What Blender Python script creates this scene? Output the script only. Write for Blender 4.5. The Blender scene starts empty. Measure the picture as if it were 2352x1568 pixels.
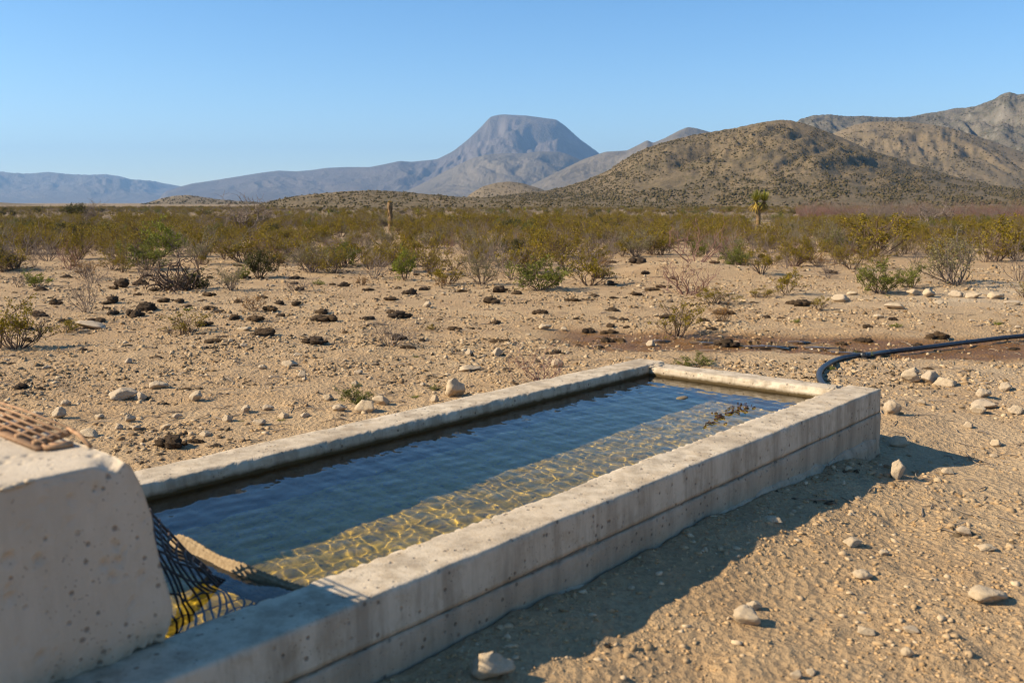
import bpy, math, random
import numpy as np
from mathutils import Vector, Matrix

# ------------------------------------------------------------------ camera
SC = bpy.context.scene
COL = SC.collection
R = math.radians
CAM_H = 1.5
PITCH = 8.385
cam = bpy.data.cameras.new('camera')
cam.sensor_width = 36.0
cam.lens = 33.0
cam.clip_start = 0.05
cam.clip_end = 80000.0
cam.dof.use_dof = True
cam.dof.focus_distance = 9.0
cam.dof.aperture_fstop = 3.6
cam_o = bpy.data.objects.new('camera', cam)
COL.objects.link(cam_o)
cam_o.location = (0, 0, CAM_H)
cam_o.rotation_euler = (R(90 - PITCH), 0, 0)
SC.camera = cam_o

# ------------------------------------------------------------------ sky and sun
SUN_AZ = 82.0      # direction the light travels, clockwise from +Y
SUN_EL = 33.7
wd = bpy.data.worlds.new('World')
SC.world = wd
wd.use_nodes = True
wn = wd.node_tree.nodes
sky = wn.new('ShaderNodeTexSky')
sky.sky_type = 'NISHITA'
sky.sun_disc = False
sky.sun_elevation = R(SUN_EL)
sky.sun_rotation = R(SUN_AZ + 180)
sky.altitude = 1500
sky.air_density = 1.0
sky.dust_density = 0.0
sky.ozone_density = 1.6
hsv = wn.new('ShaderNodeHueSaturation')
hsv.inputs['Hue'].default_value = 0.5
hsv.inputs['Saturation'].default_value = 1.30
wd.node_tree.links.new(sky.outputs[0], hsv.inputs['Color'])
wd.node_tree.links.new(hsv.outputs[0], wn['Background'].inputs[0])
wn['Background'].inputs[1].default_value = 0.10

sun = bpy.data.lights.new('sun', 'SUN')
sun.energy = 5.0
sun.angle = R(0.53)
sun.color = (1.0, 0.86, 0.64)
sun_o = bpy.data.objects.new('sun', sun)
COL.objects.link(sun_o)
SUN_D = Vector((math.sin(R(SUN_AZ)) * math.cos(R(SUN_EL)), math.cos(R(SUN_AZ)) * math.cos(R(SUN_EL)), -math.sin(R(SUN_EL))))
sun_o.rotation_euler = SUN_D.to_track_quat('-Z', 'Y').to_euler()
sun.cycles.is_caustics_light = True

vs = SC.view_settings
vs.view_transform = 'Standard'
vs.look = 'None'
vs.exposure = 0.88
vs.gamma = 1.0
vs.use_curve_mapping = False
SC.cycles.use_denoising = True
SC.cycles.light_sampling_threshold = 0.005
SC.cycles.filter_width = 1.05
SC.cycles.max_bounces = 8
SC.cycles.diffuse_bounces = 3
SC.cycles.glossy_bounces = 3
SC.cycles.transmission_bounces = 6
SC.cycles.transparent_max_bounces = 8
SC.cycles.sample_clamp_indirect = 6.0
SC.cycles.caustics_refractive = True
SC.cycles.caustics_reflective = False

# ------------------------------------------------------------------ maths helpers
F_PX = 2156.2          # focal length in the pixels of a 2352 wide picture
CXP, CYP = 1176.0, 784.1
_cp, _sp = math.cos(R(PITCH)), math.sin(R(PITCH))

def ray(x, y):
    a, b = (x - CXP) / F_PX, -(y - CYP) / F_PX
    return np.array([a, _cp + b * _sp, -_sp + b * _cp])

def pix(x, y, z):
    """picture position (2352 wide) of a world point"""
    dz = z - CAM_H
    d = y * _cp - dz * _sp
    b = y * _sp + dz * _cp
    return CXP + F_PX * x / d, CYP - F_PX * b / d, d

def _hash(ix, iy, iz, seed):
    h = (ix.astype(np.int64) * 374761393 + iy.astype(np.int64) * 668265263 + iz.astype(np.int64) * 2147483647 + seed * 1274126177) & 0xFFFFFFFF
    h = ((h ^ (h >> 13)) * 1274126177) & 0xFFFFFFFF
    h = ((h ^ (h >> 16)) * 2246822519) & 0xFFFFFFFF
    return ((h ^ (h >> 15)) & 0xFFFFFF) / float(0xFFFFFF)

def vn(x, y, z=None, seed=0):
    """value noise, -1..1"""
    x = np.asarray(x, float); y = np.asarray(y, float)
    z = np.zeros_like(x) if z is None else np.asarray(z, float)
    fx, fy, fz = np.floor(x), np.floor(y), np.floor(z)
    tx, ty, tz = x - fx, y - fy, z - fz
    tx = tx * tx * (3 - 2 * tx); ty = ty * ty * (3 - 2 * ty); tz = tz * tz * (3 - 2 * tz)
    ix, iy, iz = fx.astype(np.int64), fy.astype(np.int64), fz.astype(np.int64)
    def c(a, b, d): return _hash(ix + a, iy + b, iz + d, seed)
    x00 = c(0, 0, 0) * (1 - tx) + c(1, 0, 0) * tx
    x10 = c(0, 1, 0) * (1 - tx) + c(1, 1, 0) * tx
    x01 = c(0, 0, 1) * (1 - tx) + c(1, 0, 1) * tx
    x11 = c(0, 1, 1) * (1 - tx) + c(1, 1, 1) * tx
    return ((x00 * (1 - ty) + x10 * ty) * (1 - tz) + (x01 * (1 - ty) + x11 * ty) * tz) * 2 - 1

def fbm(x, y, z=None, seed=0, oct=4, gain=0.5):
    s = 0; a = 1.0; t = 0; f = 1.0
    for o in range(oct):
        s = s + a * vn(np.asarray(x) * f + 17.3 * o, np.asarray(y) * f + 9.1 * o, None if z is None else np.asarray(z) * f, seed + o)
        t += a; a *= gain; f *= 2.03
    return s / t

def sstep(a, b, x):
    t = np.clip((np.asarray(x, float) - a) / (b - a), 0, 1)
    return t * t * (3 - 2 * t)

# trough frame: origin at the far outer corner, U along the long wall, N towards the camera
TC = np.array([2.205, 5.511])
TU = np.array([0.656, 0.755]); TU /= np.linalg.norm(TU)
TN = np.array([TU[1], -TU[0]])
TH = 0.40; T_W = 1.72; T_WALL = 0.22; T_L = 5.9
WATER_Z = 0.332; FLOOR_Z = -0.16
def un(x, y):
    dx, dy = np.asarray(x) - TC[0], np.asarray(y) - TC[1]
    return dx * TU[0] + dy * TU[1], dx * TN[0] + dy * TN[1]
def xy(u, n):
    return TC[0] + np.asarray(u) * TU[0] + np.asarray(n) * TN[0], TC[1] + np.asarray(u) * TU[1] + np.asarray(n) * TN[1]

def seg_dist(x, y, pts):
    d = np.full(np.shape(x), 1e9)
    for (ax, ay), (bx, by) in zip(pts[:-1], pts[1:]):
        vx, vy = bx - ax, by - ay
        t = np.clip(((x - ax) * vx + (y - ay) * vy) / (vx * vx + vy * vy), 0, 1)
        d = np.minimum(d, np.hypot(x - ax - t * vx, y - ay - t * vy))
    return d

WET = [(0.55, 10.75), (1.3, 10.45), (2.2, 10.25), (3.1, 10.15), (3.8, 9.95), (4.8, 9.85), (6.2, 10.0), (8.0, 10.4)]
def wetness(x, y):
    d = seg_dist(x, y, WET) + 0.16 * fbm(x * 1.7, y * 2.6, seed=71)
    return sstep(0.98, 0.52, d) * sstep(0.2, 0.9, x)

def ground_z(x, y, fine=True):
    x = np.asarray(x, float); y = np.asarray(y, float)
    r = np.hypot(x, y)
    z = 0.035 * fbm(x / 2.6, y / 2.6, seed=3, oct=3) + 0.14 * fbm(x / 30, y / 30, seed=5, oct=2) * sstep(12, 45, r)
    if fine:
        k = sstep(60, 12, r)
        z = z + (0.017 * fbm(x / 0.42, y / 0.42, seed=11, oct=3) + 0.030 * np.maximum(0, fbm(x / 0.14, y / 0.14, seed=23, oct=3) - 0.05) - 0.035 * np.maximum(0, vn(x / 0.20, y / 0.20, seed=27) - 0.45)) * k
    u, n = un(x, y)
    z = z + 0.10 * np.exp(-(np.maximum(n, 0) / 0.42) ** 2) * sstep(-0.1, -0.7, u) * sstep(-0.6, -0.1, n)
    z = z + 0.035 * np.exp(-(np.maximum(n - 0.1, 0) / 2.2) ** 2) * sstep(-0.8, -2.0, u) * sstep(-0.6, -0.1, n)
    z = z - 0.09 * np.exp(-((u - 0.5) / 0.45) ** 2 - ((n - 0.45) / 0.4) ** 2)
    z = z + 0.26 * np.exp(-((x - 3.6) / 1.9) ** 2 - ((y - 19.6) / 1.1) ** 2) + 0.12 * np.exp(-((x - 8.2) / 1.6) ** 2 - ((y - 16.5) / 0.9) ** 2)
    z = z - 0.045 * wetness(x, y)
    inside = sstep(0.02, -0.07, n) * sstep(-T_W - 0.02, -T_W + 0.07, n) * sstep(0.0, -0.07, u) * sstep(-T_L, -T_L + 0.07, u)
    z = z * (1 - inside) - 0.45 * inside
    return z

def P(px, py):
    """where the view through a picture position meets the ground"""
    d = ray(px, py)
    z = 0.0
    for _ in range(3):
        t = (z - CAM_H) / d[2]
        x, y = d[0] * t, d[1] * t
        z = float(ground_z(np.array([x]), np.array([y]))[0])
    return x, y, z

# ------------------------------------------------------------------ mesh helpers
def mesh(name, V, F, mats, smooth=False, midx=None, attrs=None):
    V = np.asarray(V, np.float32); F = np.asarray(F, np.int32)
    m = bpy.data.meshes.new(name)
    k = F.shape[1]
    m.vertices.add(len(V)); m.vertices.foreach_set('co', V.ravel())
    m.loops.add(F.size); m.loops.foreach_set('vertex_index', F.ravel())
    m.polygons.add(len(F))
    m.polygons.foreach_set('loop_start', np.arange(0, F.size, k, dtype=np.int32))
    if smooth:
        m.polygons.foreach_set('use_smooth', np.ones(len(F), bool))
    for mt in (mats if isinstance(mats, (list, tuple)) else [mats]):
        m.materials.append(mt)
    if midx is not None:
        m.polygons.foreach_set('material_index', np.asarray(midx, np.int32))
    for an, av in (attrs or {}).items():
        a = m.attributes.new(an, 'FLOAT', 'POINT'); a.data.foreach_set('value', np.asarray(av, np.float32))
    m.update(calc_edges=True)
    return m

def link(name, data, parent=None, loc=None, rot=None, scale=None):
    o = bpy.data.objects.new(name, data)
    COL.objects.link(o)
    if parent is not None: o.parent = parent
    if loc is not None: o.location = loc
    if rot is not None: o.rotation_euler = rot
    if scale is not None: o.scale = scale
    return o

def tag(o, label=None, cat=None, group=None, kind=None):
    if label: o['label'] = label
    if cat: o['category'] = cat
    if group: o['group'] = group
    if kind: o['kind'] = kind
    return o

def grid_faces(nu, nv, wrap_v=False, flip=False):
    a = np.arange(nu * nv).reshape(nu, nv)
    if wrap_v:
        b = np.roll(a, -1, 1)
        q = np.stack([a[:-1], a[1:], b[1:], b[:-1]], -1).reshape(-1, 4)
    else:
        q = np.stack([a[:-1, :-1], a[1:, :-1], a[1:, 1:], a[:-1, 1:]], -1).reshape(-1, 4)
    return q[:, ::-1] if flip else q

def tube(pts, rad, sides=6, cap=True):
    """tube along a polyline: verts, quads"""
    pts = np.asarray(pts, float); n = len(pts)
    rad = np.broadcast_to(np.asarray(rad, float), (n,))
    tg = np.gradient(pts, axis=0) if n > 2 else np.repeat(pts[1:] - pts[:1], 2, 0)
    tg /= np.linalg.norm(tg, axis=1, keepdims=True) + 1e-9
    ref = np.array([0, 0, 1.0]) if abs(tg[0][2]) < 0.8 else np.array([1.0, 0, 0])
    s = np.cross(tg, ref); s /= np.linalg.norm(s, axis=1, keepdims=True) + 1e-9
    t = np.cross(s, tg)
    a = np.arange(sides) * 2 * math.pi / sides
    V = pts[:, None] + rad[:, None, None] * (np.cos(a)[None, :, None] * s[:, None] + np.sin(a)[None, :, None] * t[:, None])
    V = V.reshape(-1, 3); Fq = grid_faces(n, sides, True)
    if cap:
        V = np.vstack([V, pts[:1], pts[-1:]])
        i = np.arange(sides); j = (i + 1) % sides
        c0 = np.full(sides, n * sides); c1 = c0 + 1; e = (n - 1) * sides
        Fq = np.vstack([Fq, np.stack([i, j, c0, c0], 1), np.stack([e + j, e + i, c1, c1], 1)])
    return V, Fq

class Mesh:
    """collects quads (a triangle repeats its last corner and is split off at build)"""
    def __init__(s): s.V = []; s.F = []; s.M = []; s.n = 0
    def add(s, V, F, m=0):
        V = np.asarray(V, float); F = np.asarray(F, int)
        if F.shape[1] == 3: F = np.hstack([F, F[:, 2:]])
        s.V.append(V); s.F.append(F + s.n); s.M.append(np.full(len(F), m)); s.n += len(V)
    def build(s, name, mats, smooth=False):
        V = np.vstack(s.V); F = np.vstack(s.F); M = np.concatenate(s.M)
        tri = F[:, 2] == F[:, 3]
        if not tri.any():
            return mesh(name, V, F, mats, smooth, M)
        q = F[~tri]
        T = np.vstack([F[tri][:, :3], q[:, [0, 1, 2]], q[:, [0, 2, 3]]])
        MM = np.concatenate([M[tri], M[~tri], M[~tri]])
        return mesh(name, V, T, mats, smooth, MM)

# ------------------------------------------------------------------ material helpers
class NT:
    def __init__(s, name):
        s.m = bpy.data.materials.new(name); s.m.use_nodes = True
        s.t = s.m.node_tree; s.t.nodes.clear()
        s.out = s.t.nodes.new('ShaderNodeOutputMaterial')
    def n(s, typ, inp=None, **kw):
        nd = s.t.nodes.new('ShaderNode' + typ)
        for k, v in kw.items(): setattr(nd, k, v)
        for k, v in (inp or {}).items():
            sock = nd.inputs[k]
            if isinstance(v, bpy.types.NodeSocket): s.t.links.new(v, sock)
            elif isinstance(v, bpy.types.Node): s.t.links.new(v.outputs[0], sock)
            else: sock.default_value = v
        return nd
    def pos(s): return s.n('NewGeometry').outputs['Position']
    def obj(s): return s.n('TexCoord').outputs['Object']
    def noise(s, vec, scale, detail=4, rough=0.55, dist=0.0):
        return s.n('TexNoise', {'Vector': vec, 'Scale': scale, 'Detail': detail, 'Roughness': rough, 'Distortion': dist}).outputs['Fac']
    def voro(s, vec, scale, feature='F1', out='Distance', rand=1.0):
        return s.n('TexVoronoi', {'Vector': vec, 'Scale': scale, 'Randomness': rand}, feature=feature).outputs[out]
    def ramp(s, fac, stops, interp='LINEAR'):
        nd = s.n('ValToRGB', {'Fac': fac}); cr = nd.color_ramp; cr.interpolation = interp
        while len(cr.elements) < len(stops): cr.elements.new(0.5)
        for e, (p, c) in zip(cr.elements, stops):
            e.position = p; e.color = (c, c, c, 1) if isinstance(c, (int, float)) else (*c, 1)
        return nd.outputs['Color']
    def math(s, op, a, b=0.0, clamp=False):
        nd = s.n('Math', operation=op, use_clamp=clamp)
        for i, v in enumerate((a, b)):
            if isinstance(v, bpy.types.NodeSocket): s.t.links.new(v, nd.inputs[i])
            else: nd.inputs[i].default_value = v
        return nd.outputs[0]
    def mix(s, fac, a, b, blend='MIX'):
        nd = s.n('Mix', data_type='RGBA', blend_type=blend)
        for i, v in ((0, fac), (6, a), (7, b)):
            if isinstance(v, bpy.types.NodeSocket): s.t.links.new(v, nd.inputs[i])
            elif i == 0: nd.inputs[0].default_value = v
            else: nd.inputs[i].default_value = (*v, 1) if len(v) == 3 else v
        return nd.outputs[2]
    def bump(s, h, strength=0.5, dist=0.02, normal=None):
        d = {'Height': h, 'Strength': strength, 'Distance': dist}
        if normal is not None: d['Normal'] = normal
        return s.n('Bump', d).outputs[0]
    def attr(s, name): return s.n('Attribute', attribute_name=name).outputs['Fac']
    def principled(s, color, rough=0.9, normal=None, spec=0.2, **kw):
        d = {'Base Color': color if not isinstance(color, tuple) else (*color, 1), 'Roughness': rough, 'Specular IOR Level': spec}
        if normal is not None: d['Normal'] = normal
        d.update(kw)
        return s.n('BsdfPrincipled', d).outputs[0]
    def done(s, shader, disp=None):
        s.t.links.new(shader, s.out.inputs['Surface']); return s.m

def simple_mat(name, c1, c2, scale=8, rough=0.9, bump=0.3, bdist=0.01, spec=0.2):
    t = NT(name); v = t.obj()
    f = t.noise(v, scale, 5, 0.6)
    return t.done(t.principled(t.mix(t.ramp(f, [(0.3, 0.0), (0.7, 1.0)]), c1, c2), rough, t.bump(f, bump, bdist), spec))
# ------------------------------------------------------------------ ground
def ground_material():
    t = NT('dirt'); v = t.pos()
    wet = t.attr('wet'); pale = t.attr('pale')
    big = t.noise(v, 0.33, 4, 0.55); mid = t.noise(v, 2.3, 5, 0.6); fine = t.noise(v, 38, 4, 0.65); grit = t.noise(v, 150, 3, 0.7)
    c = t.mix(t.ramp(mid, [(0.32, 0.0), (0.7, 1.0)]), (0.44, 0.29, 0.15), (0.57, 0.405, 0.225))
    c = t.mix(t.ramp(big, [(0.35, 0.0), (0.72, 0.8)]), c, (0.41, 0.26, 0.13))
    # trampled dung crumbs and litter
    lit = t.math('MULTIPLY', t.ramp(t.noise(v, 1.1, 6, 0.7), [(0.53, 0.0), (0.68, 1.0)]), t.ramp(t.noise(v, 26, 4, 0.7), [(0.45, 0.0), (0.6, 1.0)]))
    c = t.mix(t.math('MULTIPLY', lit, t.attr('dung')), c, (0.10, 0.065, 0.035))
    c = t.mix(pale, c, (0.60, 0.49, 0.34))
    c = t.mix(t.ramp(fine, [(0.35, 0.45), (0.62, 0.0)]), c, (0.25, 0.16, 0.085))
    c = t.mix(t.ramp(grit, [(0.60, 0.0), (0.72, 0.6)]), c, (0.55, 0.41, 0.25))
    wf = t.math('MULTIPLY', wet, t.ramp(t.noise(v, 5, 4, 0.6), [(0.25, 0.75), (0.55, 1.0)]))
    c = t.mix(wf, c, (0.18, 0.082, 0.016))
    far = t.attr('far')
    sp = t.ramp(t.noise(v, 0.35, 5, 0.75), [(0.42, 0.0), (0.56, 1.0)])
    c = t.mix(t.math('MULTIPLY', far, sp), c, (0.085, 0.068, 0.036))
    h = t.math('ADD', t.math('MULTIPLY', fine, 0.7), t.math('MULTIPLY', grit, 0.25))
    h = t.math('ADD', h, t.math('MULTIPLY', t.voro(v, 30), 0.5))
    nrm = t.bump(h, 1.0, 0.035)
    rough = t.mix(wf, (0.95, 0.95, 0.95), (0.5, 0.5, 0.5))
    return t.done(t.principled(c, rough, nrm, 0.25))

def build_ground():
    th_in = np.radians(np.linspace(-38, 38, 330))
    th_out = np.radians(np.linspace(38, 322, 60))[1:-1]
    th = np.concatenate([th_in, th_out])
    r = np.concatenate([np.geomspace(0.6, 2, 40)[:-1], np.geomspace(2, 30, 500), np.geomspace(30, 17000, 95)[1:]])
    RR, TT = np.meshgrid(r, th, indexing='ij')
    X, Y = RR * np.sin(TT), RR * np.cos(TT)
    Z = ground_z(X, Y)
    V = np.stack([X, Y, Z], -1).reshape(-1, 3)
    Fq = grid_faces(len(r), len(th), True)
    # close the small hole under the camera
    V = np.vstack([V, [[0, 0, float(ground_z(np.array([0.]), np.array([0.]))[0])]]])
    k = len(th); i = np.arange(k); j = (i + 1) % k; c = np.full(k, len(V) - 1)
    T = np.vstack([Fq[:, [0, 1, 2]], Fq[:, [0, 2, 3]], np.stack([c, i, j], 1)])[:, ::-1]
    X, Y = V[:, 0], V[:, 1]
    rr = np.hypot(X, Y)
    pale = 0.75 * np.exp(-((X - 8.5) / 3.2) ** 2 - ((Y - 14.8) / 1.6) ** 2) + 0.28 * sstep(1.0, 4.5, X) * sstep(11, 8, Y)
    pale = np.clip(pale * (0.75 + 0.5 * vn(X * 2, Y * 2, seed=91)), 0, 1)
    dung = sstep(5.0, 8.0, rr) * sstep(3.5, 0.5, X - 0.25 * (Y - 8))
    dung = np.maximum(dung, 0.6 * sstep(9, 12, rr))
    m = mesh('ground', V, T, ground_material(), True, attrs={'wet': wetness(X, Y), 'pale': pale, 'dung': dung, 'far': sstep(28, 70, rr)})
    return tag(link('ground', m), 'bare stony dirt ground running out to the plain', kind='structure')
ground = build_ground()

# ------------------------------------------------------------------ concrete trough
def concrete_material(name, c1, c2, wet=False, pore=0.35, stain=1.0):
    t = NT(name); v = t.pos()
    big = t.noise(v, 3.2, 5, 0.6); mid = t.noise(v, 14, 5, 0.65); fine = t.noise(v, 120, 3, 0.6)
    c = t.mix(t.ramp(big, [(0.3, 0.0), (0.7, 1.0)]), c1, c2)
    c = t.mix(t.ramp(mid, [(0.5, 0.0), (0.72, 0.6 * stain)]), c, (0.36, 0.25, 0.14))
    c = t.mix(t.ramp(t.noise(v, 1.6, 6, 0.7), [(0.50, 0.0), (0.66, 0.55 * stain)]), c, (0.30, 0.215, 0.13))
    # vertical runs and damp patches
    sep = t.n('SeparateXYZ', {'Vector': v})
    st = t.n('CombineXYZ', {'X': t.math('MULTIPLY', sep.outputs[0], 9.0), 'Y': t.math('MULTIPLY', sep.outputs[1], 9.0), 'Z': t.math('MULTIPLY', sep.outputs[2], 1.6)}).outputs[0]
    runs = t.ramp(t.noise(st, 1.0, 5, 0.7), [(0.42, 0.0), (0.64, 0.7 * stain)])
    c = t.mix(runs, c, (0.25, 0.19, 0.125))
    # bug holes
    d1 = t.voro(v, 26); h1 = t.ramp(d1, [(0.13, 1.0), (0.20, 0.0)])
    d2 = t.voro(v, 70); h2 = t.ramp(d2, [(0.10, 1.0), (0.17, 0.0)])
    keep = t.ramp(t.noise(v, 7, 2), [(0.40, 0.0), (0.50, 1.0)])
    pores = t.math('MULTIPLY', t.math('MAXIMUM', h1, h2), keep)
    c = t.mix(t.math('MULTIPLY', pores, pore * 2.0, True), c, (0.13, 0.09, 0.06))
    if wet:
        zl = t.math('ADD', sep.outputs[2], t.math('MULTIPLY', t.math('SUBTRACT', mid, 0.5), 0.03))
        wm = t.math('MULTIPLY', t.n('MapRange', {'Value': zl, 'From Min': WATER_Z + 0.030, 'From Max': WATER_Z + 0.010}).outputs[0], t.attr('inner'))
        c = t.mix(wm, c, (0.085, 0.056, 0.022))
    h = t.math('SUBTRACT', t.math('ADD', t.math('MULTIPLY', fine, 0.25), t.math('MULTIPLY', mid, 0.5)), t.math('MULTIPLY', pores, 1.2))
    return t.done(t.principled(c, 0.88, t.bump(h, 0.55, 0.012), 0.25))

M_CONC = concrete_material('weathered_concrete', (0.51, 0.405, 0.28), (0.62, 0.515, 0.375))
M_CONC_IN = concrete_material('inner_concrete', (0.51, 0.405, 0.28), (0.62, 0.515, 0.375), wet=True)
M_CONC_BASE = concrete_material('base_concrete', (0.41, 0.295, 0.19), (0.50, 0.385, 0.265))
M_BLOCK = concrete_material('block_concrete', (0.50, 0.40, 0.285), (0.57, 0.47, 0.345), pore=0.3, stain=0.3)

def resample(poly, step):
    out, wt = [], []
    for (a, b) in zip(poly[:-1], poly[1:]):
        a, b = np.array(a, float), np.array(b, float)
        k = max(1, int(round(np.linalg.norm(b - a) / step)))
        for i in range(k):
            out.append(a + (b - a) * i / k)
    out.append(np.array(poly[-1], float))
    return np.array(out)

def extruded(name, poly, u0, u1, step, mat, chips, axis='u', seed=0, amp=0.0035, taper=None, inner=None):
    """a concrete bar: closed section poly (across, z) swept along the trough; chips = [(across, z, reach, depth, scale)] rough arrises"""
    sec = resample(poly + [poly[0]], step)[:-1]
    cen = np.array(poly).mean(0)
    s = np.linspace(u0, u1, max(2, int((u1 - u0) / step)))
    A = np.repeat(sec[None], len(s), 0); S = np.repeat(s[:, None], len(sec), 1)
    a, z = A[..., 0].copy(), A[..., 1].copy()
    # chipped edges: pull towards the section's centre line near an arris
    for k, (ca, cz, reach, depth, sc) in enumerate(chips):
        d = np.hypot(a - ca, z - cz)
        w = np.clip(1 - d / reach, 0, 1)
        nz = fbm(S * sc, a * sc * 2, z * sc * 2, seed=seed + 31 * k, oct=4, gain=0.65)
        big = np.maximum(0, vn(S * 1.7 + 3 * k, np.zeros_like(S) + seed, seed=seed + 7 * k) - 0.25) * 1.3
        p = depth * w * (0.25 + np.maximum(0, nz + 0.1) * 1.4 + big * (0.6 + nz))
        dirx = np.sign(cen[0] - ca); dz = np.sign(cen[1] - cz)
        a = a + dirx * p * 0.75; z = z + dz * p * 0.75
    nz = fbm(S * 9, a * 9, z * 9, seed=seed + 5, oct=3) * amp
    n2 = fbm(S * 1.3, a * 1.3, z * 1.3, seed=seed + 6, oct=2) * amp * 1.5
    dv = np.stack([a - cen[0], z - cen[1]], -1); dv /= np.abs(dv).max(-1, keepdims=True) + 1e-6
    dv = np.where(np.abs(dv) > 0.92, np.sign(dv), 0.0)
    a = a + dv[..., 0] * (nz + n2); z = z + dv[..., 1] * (nz + n2)
    if taper: S, a, z = taper(S, a, z)
    def world(S, a, z):
        X, Y = xy(S, a) if axis == 'u' else xy(a, S)
        return np.stack([X, Y, z], -1).reshape(-1, 3)
    V = world(S, a, z)
    k = len(sec)
    Fq = grid_faces(len(s), k, True, flip=(axis == 'u'))
    c0 = V[:k].mean(0); c1 = V[-k:].mean(0); n0 = len(V)
    V = np.vstack([V, c0, c1])
    i = np.arange(k); j = (i + 1) % k; e = (len(s) - 1) * k
    caps = np.vstack([np.stack([i, j, np.full(k, n0)], 1), np.stack([e + j, e + i, np.full(k, n0 + 1)], 1)])
    T = np.vstack([Fq[:, [0, 1, 2]], Fq[:, [0, 2, 3]], caps])
    inn = None
    if inner is not None:
        inn = np.concatenate([(np.abs(A[..., 0] - inner) < 0.012).astype(float).ravel(), [0, 0]])
    return mesh(name, V, T, mat, True, attrs=None if inn is None else {'inner': inn})

trough = tag(link('concrete_trough', None, loc=(*xy(-T_L / 2, -T_W / 2), 0)), 'long low concrete water trough full of clear water', 'trough')
bpy.context.view_layer.update()
TINV = Matrix.Translation(-Vector(trough.location))
def part(name, m, parent=trough):
    m.transform(TINV); return link(name, m, parent)

NW = [(-T_WALL, -0.28), (-T_WALL, TH), (0.0, TH), (0.004, 0.263), (-0.03, 0.260), (-0.03, -0.28)]
part('wall', extruded('near_wall', NW, -T_L, 0.0, 0.0155, M_CONC_IN, [(-T_WALL, TH, 0.022, 0.016, 34), (0.0, TH, 0.018, 0.006, 14)], seed=1, inner=-T_WALL))
LB = [(-0.025, -0.25), (-0.025, 0.257), (0.009, 0.2555), (0.009, 0.10), (0.009, -0.25)]
part('plinth', extruded('near_plinth', LB, -T_L, 0.004, 0.013, M_CONC_BASE, [(0.009, 0.252, 0.026, 0.014, 26)], seed=2, amp=0.004))
FT = [(-0.004, -0.10), (-0.004, 0.175), (0.020, 0.160), (0.034, 0.125), (0.060, 0.085), (0.075, -0.10)]
def foot_shape(S, a, z):
    k = 0.30 + 0.75 * fbm(S * 2.2, S * 0, seed=61, oct=4, gain=0.6) + 0.25 * fbm(S * 17, z * 9, seed=62)
    k = np.clip(k, 0.12, 1.5) * sstep(0.0, -0.3, S)
    return S, np.where(a > 0.013, 0.013 + (a - 0.013) * k, a), np.where(z > 0.10, 0.10 + (z - 0.10) * np.clip(k, 0.1, 1.4), z)
part('mortar_foot', extruded('mortar_foot', FT, -T_L, -0.06, 0.013, M_CONC_BASE, [], seed=19, amp=0.004, taper=foot_shape))
BW = [(-T_W, -0.28), (-T_W, TH), (-T_W + T_WALL, TH), (-T_W + T_WALL, -0.28)]
part('wall', extruded('back_wall', BW, -T_L, -0.002, 0.017, M_CONC_IN, [(-T_W + T_WALL, TH, 0.022, 0.015, 34), (-T_W, TH, 0.02, 0.006, 9)], seed=3, inner=-T_W + T_WALL))
EW = [(-0.20, -0.28), (-0.20, 0.393), (-0.01, 0.395), (-0.01, -0.28)]
part('wall', extruded('end_wall', EW, -T_W + T_WALL + 0.001, -T_WALL - 0.001, 0.013, M_CONC_IN, [(-0.20, 0.393, 0.035, 0.018, 12), (-0.01, 0.395, 0.02, 0.012, 14)], axis='n', seed=4, inner=-0.20))
EW2 = [(-T_L, -0.28), (-T_L, 0.385), (-T_L + 0.2, 0.382), (-T_L + 0.2, -0.28)]
part('wall', extruded('end_wall', EW2, -T_W + T_WALL + 0.001, -T_WALL - 0.001, 0.03, M_CONC_IN, [], axis='n', seed=8, inner=-T_L + 0.2))

# mortar smears where the end wall meets the long walls
def lump(rx, ry, rz, seed, nu=14, nv=20, rough=0.35, sc=2.2):
    a = np.linspace(0.02, math.pi - 0.02, nu); b = np.linspace(0, 2 * math.pi, nv, endpoint=False)
    A, B = np.meshgrid(a, b, indexing='ij')
    d = np.stack([np.sin(A) * np.cos(B), np.sin(A) * np.sin(B), np.cos(A)], -1)
    k = 1 + rough * fbm(d[..., 0] * sc + seed * 5.1, d[..., 1] * sc, d[..., 2] * sc, seed=seed, oct=3)
    V = (d * k[..., None] * np.array([rx, ry, rz])).reshape(-1, 3)
    return V, grid_faces(nu, nv, True)
def mortar(u, n, z, L, W, Hh, seed):
    V, Fq = lump(L, W, Hh, seed, 16, 26, 0.5, 3)
    X, Y = xy(u + V[:, 0], n + V[:, 1])
    part('mortar_smear', mesh('mortar_smear', np.stack([X, Y, z + V[:, 2]], 1), Fq, M_CONC, True))
mortar(-0.10, -T_WALL - 0.006, 0.372, 0.11, 0.024, 0.030, 5)
mortar(-0.16, -T_WALL - 0.03, 0.376, 0.035, 0.03, 0.02, 6)
mortar(-0.11, -T_W + T_WALL + 0.015, 0.378, 0.09, 0.04, 0.022, 7)

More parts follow.
